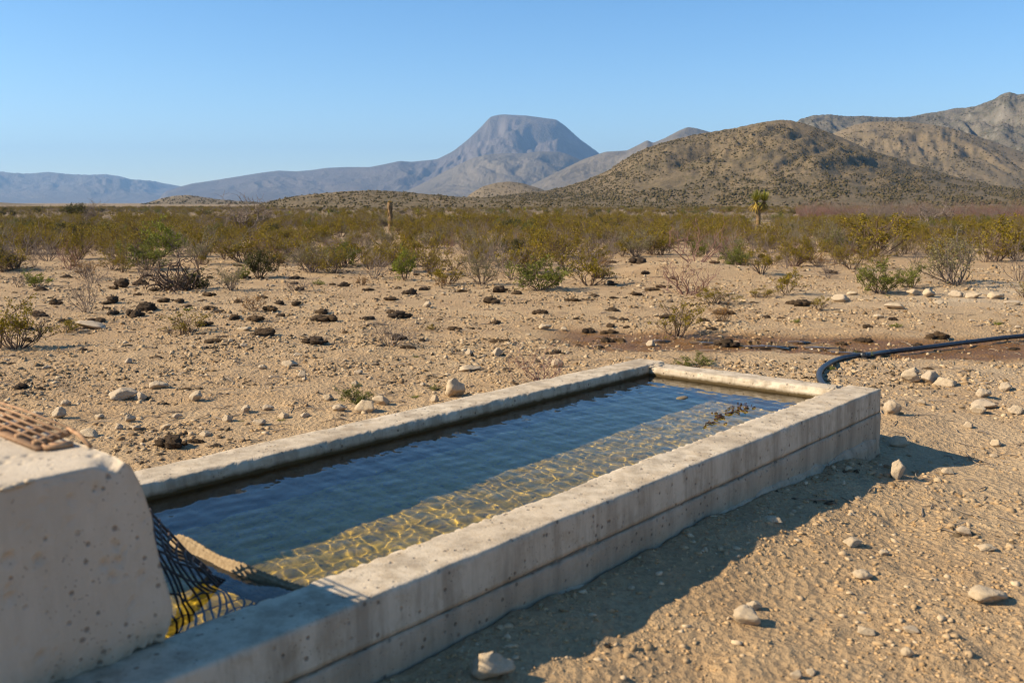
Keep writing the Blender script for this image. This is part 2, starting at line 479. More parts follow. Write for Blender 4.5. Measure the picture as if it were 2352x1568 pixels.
def floor_material():
    t = NT('algae_floor'); v = t.pos()
    f = t.noise(v, 6, 5, 0.6); g = t.noise(v, 40, 4, 0.6)
    c = t.mix(t.ramp(f, [(0.3, 0.0), (0.7, 1.0)]), (0.42, 0.265, 0.018), (0.56, 0.375, 0.04))
    c = t.mix(t.ramp(g, [(0.3, 0.5), (0.6, 0.0)]), c, (0.12, 0.085, 0.02))
    c = t.mix(t.ramp(t.voro(v, 24), [(0.18, 0.7), (0.32, 0.0)]), c, (0.15, 0.11, 0.04))
    return t.done(t.principled(c, 0.9, t.bump(g, 0.4, 0.01), 0.1))
def slab(name, u0, u1, n0, n1, z0, z1, mat):
    a, b = np.meshgrid(np.linspace(u0, u1, 60), np.linspace(n0, n1, 20), indexing='ij')
    X, Y = xy(a, b); Z = z1 + 0.008 * fbm(a * 5, b * 5, seed=77, oct=3)
    Vt = np.stack([X, Y, Z], -1).reshape(-1, 3); Vb = Vt.copy(); Vb[:, 2] = z0
    Fq = grid_faces(60, 20); k = len(Vt)
    return mesh(name, np.vstack([Vt, Vb]), np.vstack([Fq[:, ::-1], Fq + k]), mat, True)
tf = part('floor', slab('floor', -T_L + 0.2, -0.2, -T_W + T_WALL, -T_WALL, FLOOR_Z - 0.06, FLOOR_Z, floor_material()))

# ------------------------------------------------------------------ water in the trough
def water_material():
    t = NT('clear_water')
    g = t.n('BsdfPrincipled', {'Base Color': (1.0, 1.0, 0.97, 1), 'Roughness': 0.0, 'IOR': 1.333, 'Transmission Weight': 1.0})
    return t.done(g.outputs[0])
LAM, AMP = 0.034, 0.000040
def build_water():
    nu, nn = 720, 172
    a, b = np.meshgrid(np.linspace(-T_L + 0.2, -0.2, nu), np.linspace(-T_W + T_WALL - 0.002, -T_WALL + 0.002, nn), indexing='ij')
    rng = np.random.default_rng(4)
    Z = np.zeros_like(a)
    for k in range(26):
        ang = rng.normal(0.5, 0.75); lam = LAM * (1.0 + 6.5 * rng.random() ** 2)
        amp = AMP * (lam / LAM) ** 1.05
        ph = rng.random() * 6.28
        Z += amp * np.sin((a * math.cos(ang) + b * math.sin(ang)) * 2 * math.pi / lam + ph + 0.9 * vn(a * 2.3 + k, b * 2.3, seed=k))
    X, Y = xy(a, b)
    m = mesh('water', np.stack([X, Y, WATER_Z + Z], -1).reshape(-1, 3), grid_faces(nu, nn, flip=True), water_material(), True)
    o = link('water', m); tag(o, 'clear rippled water filling the concrete trough', kind='structure')
    o.cycles.is_caustics_caster = True
    return o
water = build_water()
tf.cycles.is_caustics_receiver = True
for o in trough.children: o.cycles.is_caustics_receiver = True
# ------------------------------------------------------------------ hills and mountains
def hill_material(name, soil1, soil2, shrub, patch, spot_scale, spot_amt, rock=None, bump=1.0, bdist=2.0):
    t = NT(name); v = t.pos()
    big = t.noise(v, patch, 5, 0.6); c = t.mix(t.ramp(big, [(0.35, 0.0), (0.65, 1.0)]), soil1, soil2)
    sp = t.noise(v, spot_scale, 4, 0.75)
    dens = t.ramp(t.noise(v, patch * 2.3, 4, 0.6), [(0.3, 0.35), (0.7, 1.0)])
    c = t.mix(t.math('MULTIPLY', t.math('MULTIPLY', t.ramp(sp, [(0.46, 0.0), (0.56, 1.0)]), dens), spot_amt), c, shrub)
    if rock:
        sl = t.n('SeparateXYZ', {'Vector': t.n('NewGeometry').outputs['Normal']}).outputs[2]
        rk = t.math('MULTIPLY', t.ramp(sl, [(0.45, 1.0), (0.74, 0.0)]), t.ramp(t.noise(v, spot_scale * 0.5, 4, 0.7), [(0.4, 0.3), (0.6, 1.0)]))
        c = t.mix(rk, c, rock)
    return t.done(t.principled(c, 0.95, t.bump(t.math('ADD', sp, big), bump, bdist), 0.1))

HILLS = {}
def hill(name, label, prof, D, front, back, mat, na, nr, seed, power=1.5, gully=0.25, gsc=30, steps=None, dvar=0.06, rough=0.0):
    """a ridge: prof = skyline (picture x, y); it stands D metres off with slopes of real depth before and behind"""
    prof = np.array(prof, float)
    az, te = [], []
    for x, y in prof:
        d = ray(x, y); az.append(math.atan2(d[0], d[1])); te.append(d[2] / math.hypot(d[0], d[1]))
    a = np.linspace(az[0], az[-1], na)
    te_i = np.interp(a, az, te)
    ker = np.exp(-np.linspace(-1.2, 1.2, 7) ** 2 * 4); ker /= ker.sum()
    te_i = np.convolve(np.pad(te_i, 3, mode='edge'), ker, 'valid')
    te_i = te_i + rough * fbm(a * 400, a * 0, seed=seed + 50, oct=4, gain=0.6) * sstep(0.0, 0.01, te_i)
    Dm = D * (1 + dvar * fbm(a * 9, a * 0 + seed, seed=seed, oct=2))
    t = np.concatenate([np.linspace(-1, 0, nr // 3, endpoint=False), np.linspace(0, 1, nr - nr // 3)])   # -1 back foot, 0 ridge, 1 front foot
    A, T = np.meshgrid(a, t, indexing='ij')
    DD = np.repeat(Dm[:, None], len(t), 1)
    r = np.where(T >= 0, DD - T * front, DD - T * back)
    tt = np.abs(T)
    L = gsc
    ca, cd = A * D / L, T * np.where(T >= 0, front, back) / (L * 1.8)
    w1 = 0.8 * fbm(ca * 0.6, cd * 0.8, seed=seed + 3, oct=3); w2 = 0.8 * fbm(ca * 0.6 + 31, cd * 0.8, seed=seed + 4, oct=3)
    H = np.interp(A, a, te_i) * DD + CAM_H
    sh = (1 - tt) ** power
    if steps is not None:
        sh = np.interp(tt, [q[0] for q in steps], [q[1] for q in steps])
    g = 1 - np.abs(fbm(ca + w1, cd + w2, seed=seed + 1, oct=5, gain=0.6)) * 2.2          # rounded spurs between gullies
    g2 = 0.8 - 2 * np.abs(fbm(ca * 4, cd * 5, seed=seed + 2, oct=5, gain=0.65))
    fade = np.minimum(tt * 4, 1)
    z = np.where(H > 0, H * sh * (1 + gully * fade * (g - 0.55)) + H * (0.10 if D < 2000 else 0.05) * gully / 0.3 * g2 * fade * (1 - tt), H * 0.3)
    edge = sstep(0, 0.04, (A - a[0]) / (a[-1] - a[0])) * sstep(1, 0.96, (A - a[0]) / (a[-1] - a[0]))
    z = np.maximum(z * edge - 0.6 * sstep(0.93, 1.0, tt) - 0.6 * (1 - edge), -2.0)
    X, Y = r * np.sin(A), r * np.cos(A)
    V = np.stack([X, Y, z], -1).reshape(-1, 3)
    m = mesh(name, V, grid_faces(len(a), len(t), flip=True), mat, True)
    HILLS.setdefault(seed, V.reshape(len(a), len(t), 3))
    return tag(link(name, m), label, kind='structure')

M_FAR = hill_material('far_slope', (0.17, 0.135, 0.11), (0.13, 0.105, 0.085), (0.09, 0.085, 0.06), 0.0012, 0.02, 0.6, None, 1.0, 25)
M_MESA = hill_material('mesa_slope', (0.15, 0.118, 0.10), (0.11, 0.09, 0.075), (0.10, 0.09, 0.06), 0.002, 0.03, 0.6, (0.21, 0.18, 0.155), 1.0, 18)
M_GREY = hill_material('grey_slope', (0.20, 0.165, 0.125), (0.145, 0.12, 0.09), (0.10, 0.09, 0.055), 0.004, 0.06, 0.7, (0.33, 0.28, 0.22), 1.0, 8)
M_MTN = hill_material('shrubby_mountain', (0.18, 0.15, 0.11), (0.125, 0.105, 0.075), (0.07, 0.07, 0.04), 0.006, 0.10, 0.95, (0.24, 0.21, 0.165), 1.0, 5)
M_HILL = hill_material('shrubby_hill', (0.21, 0.15, 0.085), (0.145, 0.108, 0.062), (0.085, 0.07, 0.032), 0.02, 0.33, 0.9, None, 1.0, 1.2)
M_HILL2 = hill_material('tan_hill', (0.225, 0.165, 0.10), (0.17, 0.128, 0.078), (0.12, 0.10, 0.05), 0.012, 0.24, 0.75, None, 0.8, 1.2)

hill('mountain', 'low hazy blue mountain range along the far plain', [(-420, 440), (-300, 405), (-180, 398), (-60, 392), (0, 395), (60, 400), (110, 395), (150, 400), (190, 403), (240, 400), (275, 405), (300, 412), (340, 415), (370, 420), (410, 427), (470, 440), (560, 462), (640, 476)],
     13000, 3600, 2500, M_FAR, 330, 80, 1, 1.25, 0.6, 1100)
hill('mountain', 'flat topped hazy mesa mountain with a long ridge to its left', [(330, 478), (380, 440), (410, 430), (440, 422), (500, 413), (550, 405), (600, 397), (640, 392), (680, 394), (715, 391), (750, 386), (790, 384), (850, 384), (890, 376), (918, 370), (945, 372), (1004, 366), (1040, 348), (1071, 324), (1101, 296), (1126, 269), (1140, 265), (1156, 263), (1211, 266), (1278, 275), (1299, 290), (1333, 321), (1370, 347), (1400, 375), (1450, 410), (1520, 450), (1600, 478)],
     9000, 3300, 2600, M_MESA, 480, 110, 2, 1.5, 0.42, 900, steps=[(0, 1.0), (0.05, 0.93), (0.13, 0.74), (0.3, 0.50), (0.55, 0.25), (0.8, 0.08), (1, 0)])
hill('mountain', 'pale rocky ridge in front of the mesa', [(840, 478), (880, 458), (900, 450), (940, 436), (990, 412), (1030, 390), (1060, 375), (1090, 362), (1120, 355), (1160, 352), (1200, 353), (1240, 348), (1280, 349), (1300, 353), (1330, 366), (1370, 384), (1420, 410), (1500, 450), (1560, 478)],
     6000, 1700, 1300, M_GREY, 400, 110, 3, 1.35, 0.45, 560, steps=[(0, 1.0), (0.06, 0.90), (0.12, 0.78), (0.35, 0.52), (0.6, 0.27), (0.85, 0.07), (1, 0)])
hill('mountain', 'grey ridge rising behind the left shoulder of the brown hill', [(1150, 478), (1180, 455), (1220, 425), (1280, 395), (1340, 366), (1390, 349), (1440, 346), (1470, 331), (1487, 322), (1500, 329), (1530, 316), (1560, 300), (1580, 292), (1600, 295), (1625, 302), (1700, 320), (1800, 350), (1900, 400), (2000, 478)],
     4300, 1100, 900, M_GREY, 300, 90, 4, 1.3, 0.4, 420)
hill('mountain', 'dark shrubby mountain with a sharp rocky peak at the right', [(1690, 478), (1740, 380), (1800, 300), (1840, 273), (1870, 265), (1910, 263), (1950, 268), (1990, 266), (2040, 270), (2090, 268), (2120, 262), (2160, 256), (2190, 250), (2240, 245), (2280, 230), (2300, 217), (2320, 211), (2338, 217), (2360, 216), (2420, 196), (2500, 205), (2600, 240), (2720, 300), (2860, 400), (2960, 478)],
     2500, 850, 700, M_MTN, 500, 110, 5, 1.25, 0.34, 300, rough=0.0007)
hill('hill', 'rounded tan hill between the brown hill and the rocky peak', [(1700, 478), (1780, 420), (1840, 350), (1880, 322), (1930, 300), (1960, 288), (1990, 281), (2030, 279), (2080, 279), (2130, 285), (2180, 293), (2230, 308), (2280, 325), (2352, 350), (2440, 375), (2560, 410), (2700, 450), (2800, 478)],
     1450, 520, 420, M_HILL2, 340, 90, 6, 1.35, 0.22, 170, rough=0.0005)
hill('hill', 'broad brown scrub covered hill standing right of the mesa', [(960, 480), (1040, 462), (1130, 452), (1200, 444), (1260, 437), (1300, 428), (1350, 412), (1400, 390), (1420, 375), (1450, 357), (1480, 342), (1520, 328), (1580, 313), (1640, 302), (1700, 292), (1750, 281), (1780, 276), (1810, 276), (1850, 284), (1880, 296), (1920, 310), (1960, 328), (2000, 345), (2050, 360), (2100, 378), (2150, 392), (2200, 408), (2280, 425), (2360, 438), (2480, 448), (2620, 465), (2700, 480)],
     900, 440, 330, M_HILL, 420, 110, 7, 1.35, 0.25, 130, rough=0.0006)
hill('hill', 'low shrub dotted rise in front of the long ridge', [(560, 479), (600, 468), (620, 463), (680, 450), (740, 444), (800, 439), (860, 437), (920, 440), (980, 446), (1050, 452), (1130, 455), (1250, 458), (1400, 461), (1560, 466), (1700, 479)],
     360, 150, 110, M_HILL, 300, 70, 8, 1.2, 0.15, 60, rough=0.0006)
hill('hill', 'small brown knoll between the low rise and the brown hill', [(1050, 479), (1080, 445), (1110, 428), (1140, 420), (1170, 417), (1200, 421), (1240, 433), (1270, 447), (1310, 479)],
     1300, 240, 200, M_HILL2, 110, 40, 9, 1.2, 0.1, 90)
hill('hill', 'small low knoll below the far blue range', [(300, 479), (340, 466), (370, 456), (400, 450), (430, 448), (460, 452), (500, 458), (560, 463), (620, 466), (700, 479)],
     1100, 240, 200, M_HILL2, 140, 40, 10, 1.2, 0.1, 90)
hill('hill', 'faint low swell at the left end of the plain', [(-260, 479), (-150, 468), (-60, 464), (0, 465), (50, 468), (110, 472), (170, 479)],
     800, 200, 160, M_HILL2, 100, 30, 12, 1.2, 0.1, 90)

# low bushes dotted over the hillsides, too many and too far to count
ICO = None
def ico():
    global ICO
    if ICO is None:
        p = (1 + 5 ** 0.5) / 2
        v = np.array([[-1, p, 0], [1, p, 0], [-1, -p, 0], [1, -p, 0], [0, -1, p], [0, 1, p], [0, -1, -p], [0, 1, -p], [p, 0, -1], [p, 0, 1], [-p, 0, -1], [-p, 0, 1]], float)
        f = np.array([[0, 11, 5], [0, 5, 1], [0, 1, 7], [0, 7, 10], [0, 10, 11], [1, 5, 9], [5, 11, 4], [11, 10, 2], [10, 7, 6], [7, 1, 8], [3, 9, 4], [3, 4, 2], [3, 2, 6], [3, 6, 8], [3, 8, 9], [4, 9, 5], [2, 4, 11], [6, 2, 10], [8, 6, 7], [9, 8, 1]])
        ICO = (v / np.linalg.norm(v[0]), f)
    return ICO

OCTA = (np.array([[1, 0, 0], [-1, 0, 0], [0, 1, 0], [0, -1, 0], [0, 0, 1], [0, 0, -1]], float), np.array([[0, 2, 4], [2, 1, 4], [1, 3, 4], [3, 0, 4], [2, 0, 5], [1, 2, 5], [3, 1, 5], [0, 3, 5]]))
def many_lumps(pos, size, rng, jitter=0.3, tilt=0.4, octa=False):
    """merged low lumps: pos (n,3), size (n,3)"""
    v, f = OCTA if octa else ico(); n = len(pos); k = len(v)
    var = v[None] * (1 + jitter * rng.uniform(-1, 1, (16, k, 1)) + (0.35 * rng.normal(size=(16, k, 3)) if octa else 0))
    B = var[rng.integers(0, 16, n)]
    B = B * size[:, None, :]
    a = rng.uniform(0, 2 * math.pi, n); c, s = np.cos(a), np.sin(a)
    t = rng.normal(0, tilt, n); ct, st = np.cos(t), np.sin(t)
    x, y, z = B[..., 0], B[..., 1] * ct[:, None] - B[..., 2] * st[:, None], B[..., 1] * st[:, None] + B[..., 2] * ct[:, None]
    X = x * c[:, None] - y * s[:, None]; Y = x * s[:, None] + y * c[:, None]
    V = np.stack([X, Y, z], -1) + pos[:, None, :]
    Fq = (f[None] + (np.arange(n) * k)[:, None, None]).reshape(-1, 3)
    return V.reshape(-1, 3), Fq

def tint_material(name, cols, rough=0.9, bump=0.4, bscale=30, bdist=0.004, translucent=0.0):
    t = NT(name)
    c = t.ramp(t.attr('tint'), [(i / (len(cols) - 1), q) for i, q in enumerate(cols)])
    nz = t.noise(t.pos(), bscale, 4, 0.65)
    c = t.mix(t.ramp(nz, [(0.3, 0.35), (0.6, 0.0)]), c, tuple(0.45 * k for k in cols[0]))
    sh = t.principled(c, rough, t.bump(nz, bump, bdist), 0.15)
    return t.done(sh)

def hillside_scrub():
    rng = np.random.default_rng(12)
    allp, alls = [], []
    for seed, n, smin, smax, tmin in ((7, 22000, 0.3, 1.15, 0.34), (8, 3200, 0.18, 0.5, 0.30), (6, 7000, 0.6, 1.5, 0.34), (5, 9000, 0.8, 2.4, 0.34), (9, 900, 0.5, 1.2, 0.34), (10, 900, 0.5, 1.2, 0.34)):
        G = HILLS[seed]; na, nt = G.shape[:2]
        i = rng.uniform(1, na - 2.01, n * 2); j = rng.uniform(nt * tmin, nt - 3.01, n * 2)
        keep = (1.7 * fbm(i / na * 40, j / nt * 14, seed=seed + 40, oct=4) + rng.uniform(-0.5, 0.6, n * 2)) > 0
        i, j = i[keep][:n], j[keep][:n]
        i0, j0 = i.astype(int), j.astype(int); fi, fj = (i - i0)[:, None], (j - j0)[:, None]
        p = (G[i0, j0] * (1 - fi) * (1 - fj) + G[i0 + 1, j0] * fi * (1 - fj) + G[i0, j0 + 1] * (1 - fi) * fj + G[i0 + 1, j0 + 1] * fi * fj)
        k = (smin + (smax - smin) * rng.random(len(p)) ** 2)
        ok = p[:, 2] > -0.3
        p, k = p[ok], k[ok]
        p[:, 2] += k * 0.25
        allp.append(p); alls.append(np.stack([k, k * rng.uniform(0.7, 1.1, len(k)), k * rng.uniform(0.45, 0.85, len(k))], 1))
    p = np.vstack(allp); s = np.vstack(alls)
    V, Fq = many_lumps(p, s * 1.12, rng, 0.3, octa=True)
    m = mesh('hillside_scrub', V, Fq, tint_material('hill_bush', [(0.055, 0.046, 0.018), (0.08, 0.062, 0.022), (0.105, 0.078, 0.032), (0.13, 0.09, 0.045)], bscale=3, bdist=0.1), False, attrs={'tint': np.repeat(rng.random(len(p)), 6)})
    tag(link('hillside_scrub', m), 'low desert shrubs dotted over the hillsides', kind='stuff')
hillside_scrub()

# ------------------------------------------------------------------ haze: one box of pale air round everything
def build_haze():
    x, y0, y1, z0, z1 = 17600.0, -17600.0, 17600.0, -4.0, 1020.0
    V = [(-x, y0, z0), (x, y0, z0), (x, y1, z0), (-x, y1, z0), (-x, y0, z1), (x, y0, z1), (x, y1, z1), (-x, y1, z1)]
    Fq = [(0, 3, 2, 1), (4, 5, 6, 7), (0, 1, 5, 4), (1, 2, 6, 5), (2, 3, 7, 6), (3, 0, 4, 7)]
    t = NT('pale_haze')
    vol = t.n('VolumePrincipled', {'Color': (0.36, 0.62, 1.0, 1), 'Density': 7.5e-5, 'Anisotropy': 0.2})
    t.t.links.new(vol.outputs[0], t.out.inputs['Volume'])
    return tag(link('haze', mesh('haze', V, Fq, t.m)), 'thin bluish haze over the plain and mountains', kind='stuff')
build_haze()
# ------------------------------------------------------------------ concrete block on the near end of the trough
def build_block():
    root = tag(link('concrete_block', None, loc=(*xy(-5.1, -0.58), TH)), 'thick pitted concrete block resting across the near end of the trough', 'block')
    B_IN = Matrix.Translation(-Vector(root.location))
    n0, n1, z0, z1 = -0.98, -0.155, TH - 0.012, 0.897
    poly = [(n0, z0), (n0, z1), (n1 - 0.008, z1), (n1, z0)]
    u0, u1 = -5.75, -4.475
    zs = [0.40, 0.47, 0.50, 0.63, 0.75, 0.83, 0.865, 0.885, 0.90]
    us = [-4.495, -4.478, -4.477, -4.503, -4.522, -4.542, -4.555, -4.564, -4.578]
    rng = np.random.default_rng(8)
    pits = [(rng.uniform(-5.2, -4.52), rng.uniform(0.45, 0.86), 0.005 + 0.011 * rng.random() ** 2.2) for _ in range(85)]
    tpits = [(rng.uniform(-5.2, -4.6), rng.uniform(-0.9, -0.18), 0.005 + 0.010 * rng.random() ** 2) for _ in range(48)]
    def shape(S, a, z):
        zz = np.clip(z, 0.40, 0.90)
        um = np.interp(zz, zs, us)
        k = (S - u0) / (u1 - u0)
        S2 = u0 + k * (um - u0)
        S2 = S2 + 0.006 * fbm(a * 12, z * 12, seed=55, oct=3) * sstep(0.9, 1.0, k)
        low = np.clip(1 - (z - z0) / 0.13, 0, 1)
        rag = 0.5 + 0.9 * fbm(S2 * 48, a * 20, seed=57, oct=4, gain=0.7)
        inset = sstep(n1 - 0.07, n1 - 0.03, a)
        z = z + inset * low * (0.012 * sstep(-4.80, -4.50, S2) + 0.010 * rag * sstep(-5.0, -4.7, S2))
        front = sstep(n1 - 0.05, n1 - 0.02, a)
        a = a - front * low ** 2 * 0.034 * (0.4 + 0.7 * rag)
        on_front = a > n1 - 0.03
        for (pu, pz, pr) in pits:
            d = np.hypot(S2 - pu, z - pz)
            a = a - np.where(on_front, np.clip(1.15 - d / pr, 0, 1) * pr * 0.8, 0)
        on_top = z > z1 - 0.02
        for (pu, pn, pr) in tpits:
            d = np.hypot(S2 - pu, a - pn)
            z = z - np.where(on_top, np.clip(1.15 - d / pr, 0, 1) * pr * 0.7, 0)
        # broken arris at the far top corner and a bite out of the front edge
        z = z - 0.018 * np.exp(-((S2 + 4.60) / 0.03) ** 2 - ((a - n1) / 0.06) ** 2) * (1 + fbm(S2 * 30, a * 30, seed=58))
        z = z - 0.016 * np.exp(-((S2 + 4.86) / 0.05) ** 2 - ((a - n1) / 0.02) ** 2) * (1 + fbm(S2 * 50, a * 50, seed=59))
        return S2, a, z
    m = extruded('block', poly, u0, u1, 0.008, M_BLOCK, [(n1, z1, 0.025, 0.006, 16), (n0, z1, 0.03, 0.012, 12)], seed=21, amp=0.0022, taper=shape)
    m.transform(B_IN); link('body', m, root)
    # chips of stone standing in the broken edge
    rng = np.random.default_rng(5)
    for k in range(7):
        V, Fq = lump(0.008 + 0.008 * rng.random(), 0.008, 0.006, 60 + k, 8, 10)
        X, Y = xy(-4.93 + 0.14 * rng.random() + V[:, 0], -0.163 + V[:, 1])
        mm = mesh('aggregate', np.stack([X, Y, 0.888 + 0.008 * rng.random() + V[:, 2]], 1), Fq, M_STONE, True); mm.transform(B_IN)
        link('aggregate_stone', mm, root)
M_STONE = tint_material('limestone_plain', [(0.50, 0.40, 0.28), (0.56, 0.46, 0.33)], bscale=60)
build_block()
# hidden cross wall carrying the block
part('wall', extruded('cross_wall', [(-5.15, -0.28), (-5.15, 0.4), (-4.95, 0.4), (-4.95, -0.28)], -T_W + T_WALL + 0.001, -T_WALL - 0.001, 0.04, M_CONC_IN, [], axis='n', seed=14, inner=-4.95))

# ------------------------------------------------------------------ rusty grating on the block
M_RUST = simple_mat('rusty_steel', (0.30, 0.15, 0.07), (0.46, 0.28, 0.15), 40, 0.85, 0.5, 0.002, 0.3)
M_WIRE = simple_mat('slimy_wire', (0.030, 0.020, 0.016), (0.075, 0.045, 0.030), 40, 0.6, 0.4, 0.002, 0.4)
def bar(a, b, w, h):
    """square bar between two points"""
    a, b = np.array(a, float), np.array(b, float); t = b - a; t /= np.linalg.norm(t)
    up = np.array([0, 0, 1.0]); s = np.cross(t, up)
    if np.linalg.norm(s) < 0.2: s = np.array([TU[0], TU[1], 0])
    s /= np.linalg.norm(s); u = np.cross(s, t)
    c = [(-1, -1), (1, -1), (1, 1), (-1, 1)]
    V = np.array([p + s * i * w / 2 + u * j * h / 2 for p in (a, b) for i, j in c])
    Fq = np.array([(0, 3, 2, 1), (4, 5, 6, 7), (0, 1, 5, 4), (1, 2, 6, 5), (2, 3, 7, 6), (3, 0, 4, 7)])
    return V, Fq
def W(u, n, z):
    x, y = xy(u, n); return np.array([float(x), float(y), z])
def build_grating():
    root = tag(link('steel_grating', None, loc=W(-4.72, -0.6, 0.897)), 'rusty steel grating lying on the concrete block', 'grating')
    G_IN = Matrix.Translation(-Vector(root.location))
    def add(name, V, Fq):
        m = mesh(name, V, Fq, M_RUST); m.transform(G_IN); link(name, m, root)
    zt = 0.902
    # angle iron along the low side, then rods climbing away from it on short flat bars
    add('angle_iron', *bar(W(-4.665, -0.40, zt), W(-4.665, -1.10, zt), 0.035, 0.008))
    add('end_plate', *bar(W(-4.665, -0.40, zt + 0.002), W(-4.60, -0.385, zt + 0.002), 0.03, 0.010))
    for i in range(6):
        n = -0.44 - 0.105 * i
        add('flat_bar', *bar(W(-4.672, n, zt + 0.004), W(-4.575, n - 0.01, zt + 0.016), 0.009, 0.017))
    for k in range(5):
        f = k / 4.0
        u = -4.66 + 0.085 * f
        V, Fq = tube([W(u, -0.40 - 0.02 * f, zt + 0.012 + 0.014 * f), W(u + 0.004, -0.75, zt + 0.016 + 0.014 * f), W(u, -1.08, zt + 0.012 + 0.016 * f)], 0.0032, 6)
        m = Mesh(); m.add(V, Fq); mm = m.build('rod', M_RUST); mm.transform(G_IN); link('rod', mm, root)
    V, Fq = tube([W(-4.575, -0.46, zt + 0.024), W(-4.575, -0.40, zt + 0.018), W(-4.58, -0.33, zt + 0.0)], 0.006, 6)
    m = Mesh(); m.add(V, Fq); mm = m.build('bent_rod', M_RUST); mm.transform(G_IN); link('bent_rod', mm, root)
build_grating()

# ------------------------------------------------------------------ wire mesh hanging off the block into the water
def build_wire_mesh():
    root = tag(link('wire_mesh', None, loc=W(-4.2, -0.55, 0.30)), 'dark wire mesh hanging from the block down into the water', 'wire mesh')
    I = Matrix.Translation(-Vector(root.location))
    def on_n(px, py, n):
        """point of the view line through a picture position at distance n across the trough"""
        d = ray(px, py); o = un(0.0, 0.0)
        dn = d[0] * TN[0] + d[1] * TN[1]; t = (n - float(o[1])) / dn
        u_, n_ = un(d[0] * t, d[1] * t); return np.array([float(u_), n, CAM_H + d[2] * t])
    E0, E1 = on_n(330, 1158, -0.74), on_n(520, 1330, -0.64)          # cut upper edge, down to the water
    C0, C1 = on_n(350, 1262, -0.56), on_n(512, 1338, -0.58)          # fold line below it
    D0, D1 = np.array([-4.33, -0.42, 0.02]), np.array([-4.03, -0.46, 0.06])    # foot of the net under water
    def surf(s, w):
        """s runs down the cut edge, w away from it: a folded strip, then the part hanging under water"""
        e, c, d = E0 + (E1 - E0) * s, C0 + (C1 - C0) * s, D0 + (D1 - D0) * s
        e = e + np.array([0, 0, -0.035]) * math.sin(math.pi * min(max(s, 0), 1))
        if w < 0.3: q = e + (c - e) * (w / 0.3)
        else:
            t = (w - 0.3) / 0.7
            q = c + (d - c) * t + np.array([0.05, 0.0, 0.03]) * math.sin(math.pi * t)
        q = q + 0.016 * np.array([float(vn([s * 6 + 1], [w * 7], seed=k)[0]) for k in (41, 42, 43)]) * (0.4 + w)
        q[1] = min(q[1], -T_WALL - 0.02); q[2] = max(q[2], FLOOR_Z + 0.03)
        return W(*q)
    def wire(f, r):
        V, Fq = tube(np.array(f), r, 6); m = Mesh(); m.add(V, Fq)
        mm = m.build('wire', M_WIRE, True); mm.transform(I); o = link('wire', mm, root)
    for w in [0.0, 0.06, 0.12, 0.18, 0.24, 0.30, 0.42, 0.55, 0.68, 0.81, 0.95]:
        wire([surf(s, w) for s in np.linspace(-0.15, 1.06, 26)], 0.0048 if w < 0.02 else 0.0036)
    for s in np.arange(-0.12, 1.06, 0.098):
        wire([surf(s, w) for w in np.linspace(-0.035, 0.99, 26)], 0.0038)
build_wire_mesh()

def build_net():
    """a matted strip of net humped just clear of the water, from behind the wire to the near wall"""
    ns, nw = 90, 44
    S, Wd = np.meshgrid(np.linspace(0, 1, ns), np.linspace(-1, 1, nw), indexing='ij')
    n = -1.02 + 0.79 * S
    uc = -4.035 + 0.06 * S + 0.010 * np.sin(S * 9)
    crest = 0.372 - 0.028 * S + 0.006 * np.sin(S * 14)
    z = crest - 0.085 * np.abs(Wd) ** 1.5 - 0.05 * np.maximum(0, -Wd) - 0.05 * np.exp(-(S / 0.06) ** 2)
    u = uc + Wd * np.where(Wd < 0, 0.055, 0.05)
    z = z + 0.0028 * np.sin(S * 2 * math.pi * 34 + 5 * Wd) + 0.0035 * np.sin(Wd * 34) + 0.004 * fbm(S * 30, Wd * 4, seed=33)
    X, Y = xy(u, n)
    V = np.stack([X, Y, z], -1).reshape(-1, 3); k = len(V)
    Vb = V.copy(); Vb[:, 2] -= 0.012
    Fq = grid_faces(ns, nw)
    m = mesh('net', np.vstack([V, Vb]), np.vstack([Fq, Fq[:, ::-1] + k]), simple_mat('matted_net', (0.22, 0.15, 0.08), (0.36, 0.26, 0.15), 60, 0.9, 0.6, 0.004), True)
    o = link('matted_net', m); tag(o, 'tan ribbed strip of matted net humped across the water', 'net')
build_net()

# ------------------------------------------------------------------ floating debris in the far end of the water
def build_debris():
    rng = np.random.default_rng(3)
    M_DEB = simple_mat('wet_debris', (0.03, 0.013, 0.007), (0.07, 0.032, 0.016), 60, 0.5)
    root = tag(link('floating_debris', None, loc=W(-1.0, -0.55, WATER_Z)), 'raft of dark twigs floating at the far end of the water', 'debris')
    I = Matrix.Translation(-Vector(root.location))
    for k in range(48):
        f = rng.random(); uu = -1.28 + 0.62 * f + rng.normal(0, 0.03); nn = -0.46 - 0.09 * f + rng.normal(0, 0.035)
        L = rng.uniform(0.015, 0.045); a = rng.normal(0.2, 0.9)
        p = [W(uu, nn, WATER_Z + 0.003), W(uu + L * math.cos(a) * 0.5, nn + L * math.sin(a) * 0.5 + 0.005, WATER_Z + 0.006), W(uu + L * math.cos(a), nn + L * math.sin(a), WATER_Z + 0.002)]
        V, Fq = tube(p, rng.uniform(0.0015, 0.0045), 4); m = Mesh(); m.add(V, Fq); mm = m.build('twig', M_DEB); mm.transform(I); link('twig', mm, root)
    V, Fq = lump(0.05, 0.028, 0.008, 91, 10, 20, 0.15)
    X, Y = xy(-0.72 + V[:, 0], -0.93 + V[:, 1])
    tag(link('floating_leaf', mesh('floating_leaf', np.stack([X, Y, WATER_Z + 0.001 + V[:, 2]], 1), Fq, simple_mat('leaf_scum', (0.16, 0.11, 0.06), (0.24, 0.18, 0.10), 50, 0.7), True)), 'small pale oval leaf floating near the end wall', 'leaf')
build_debris()

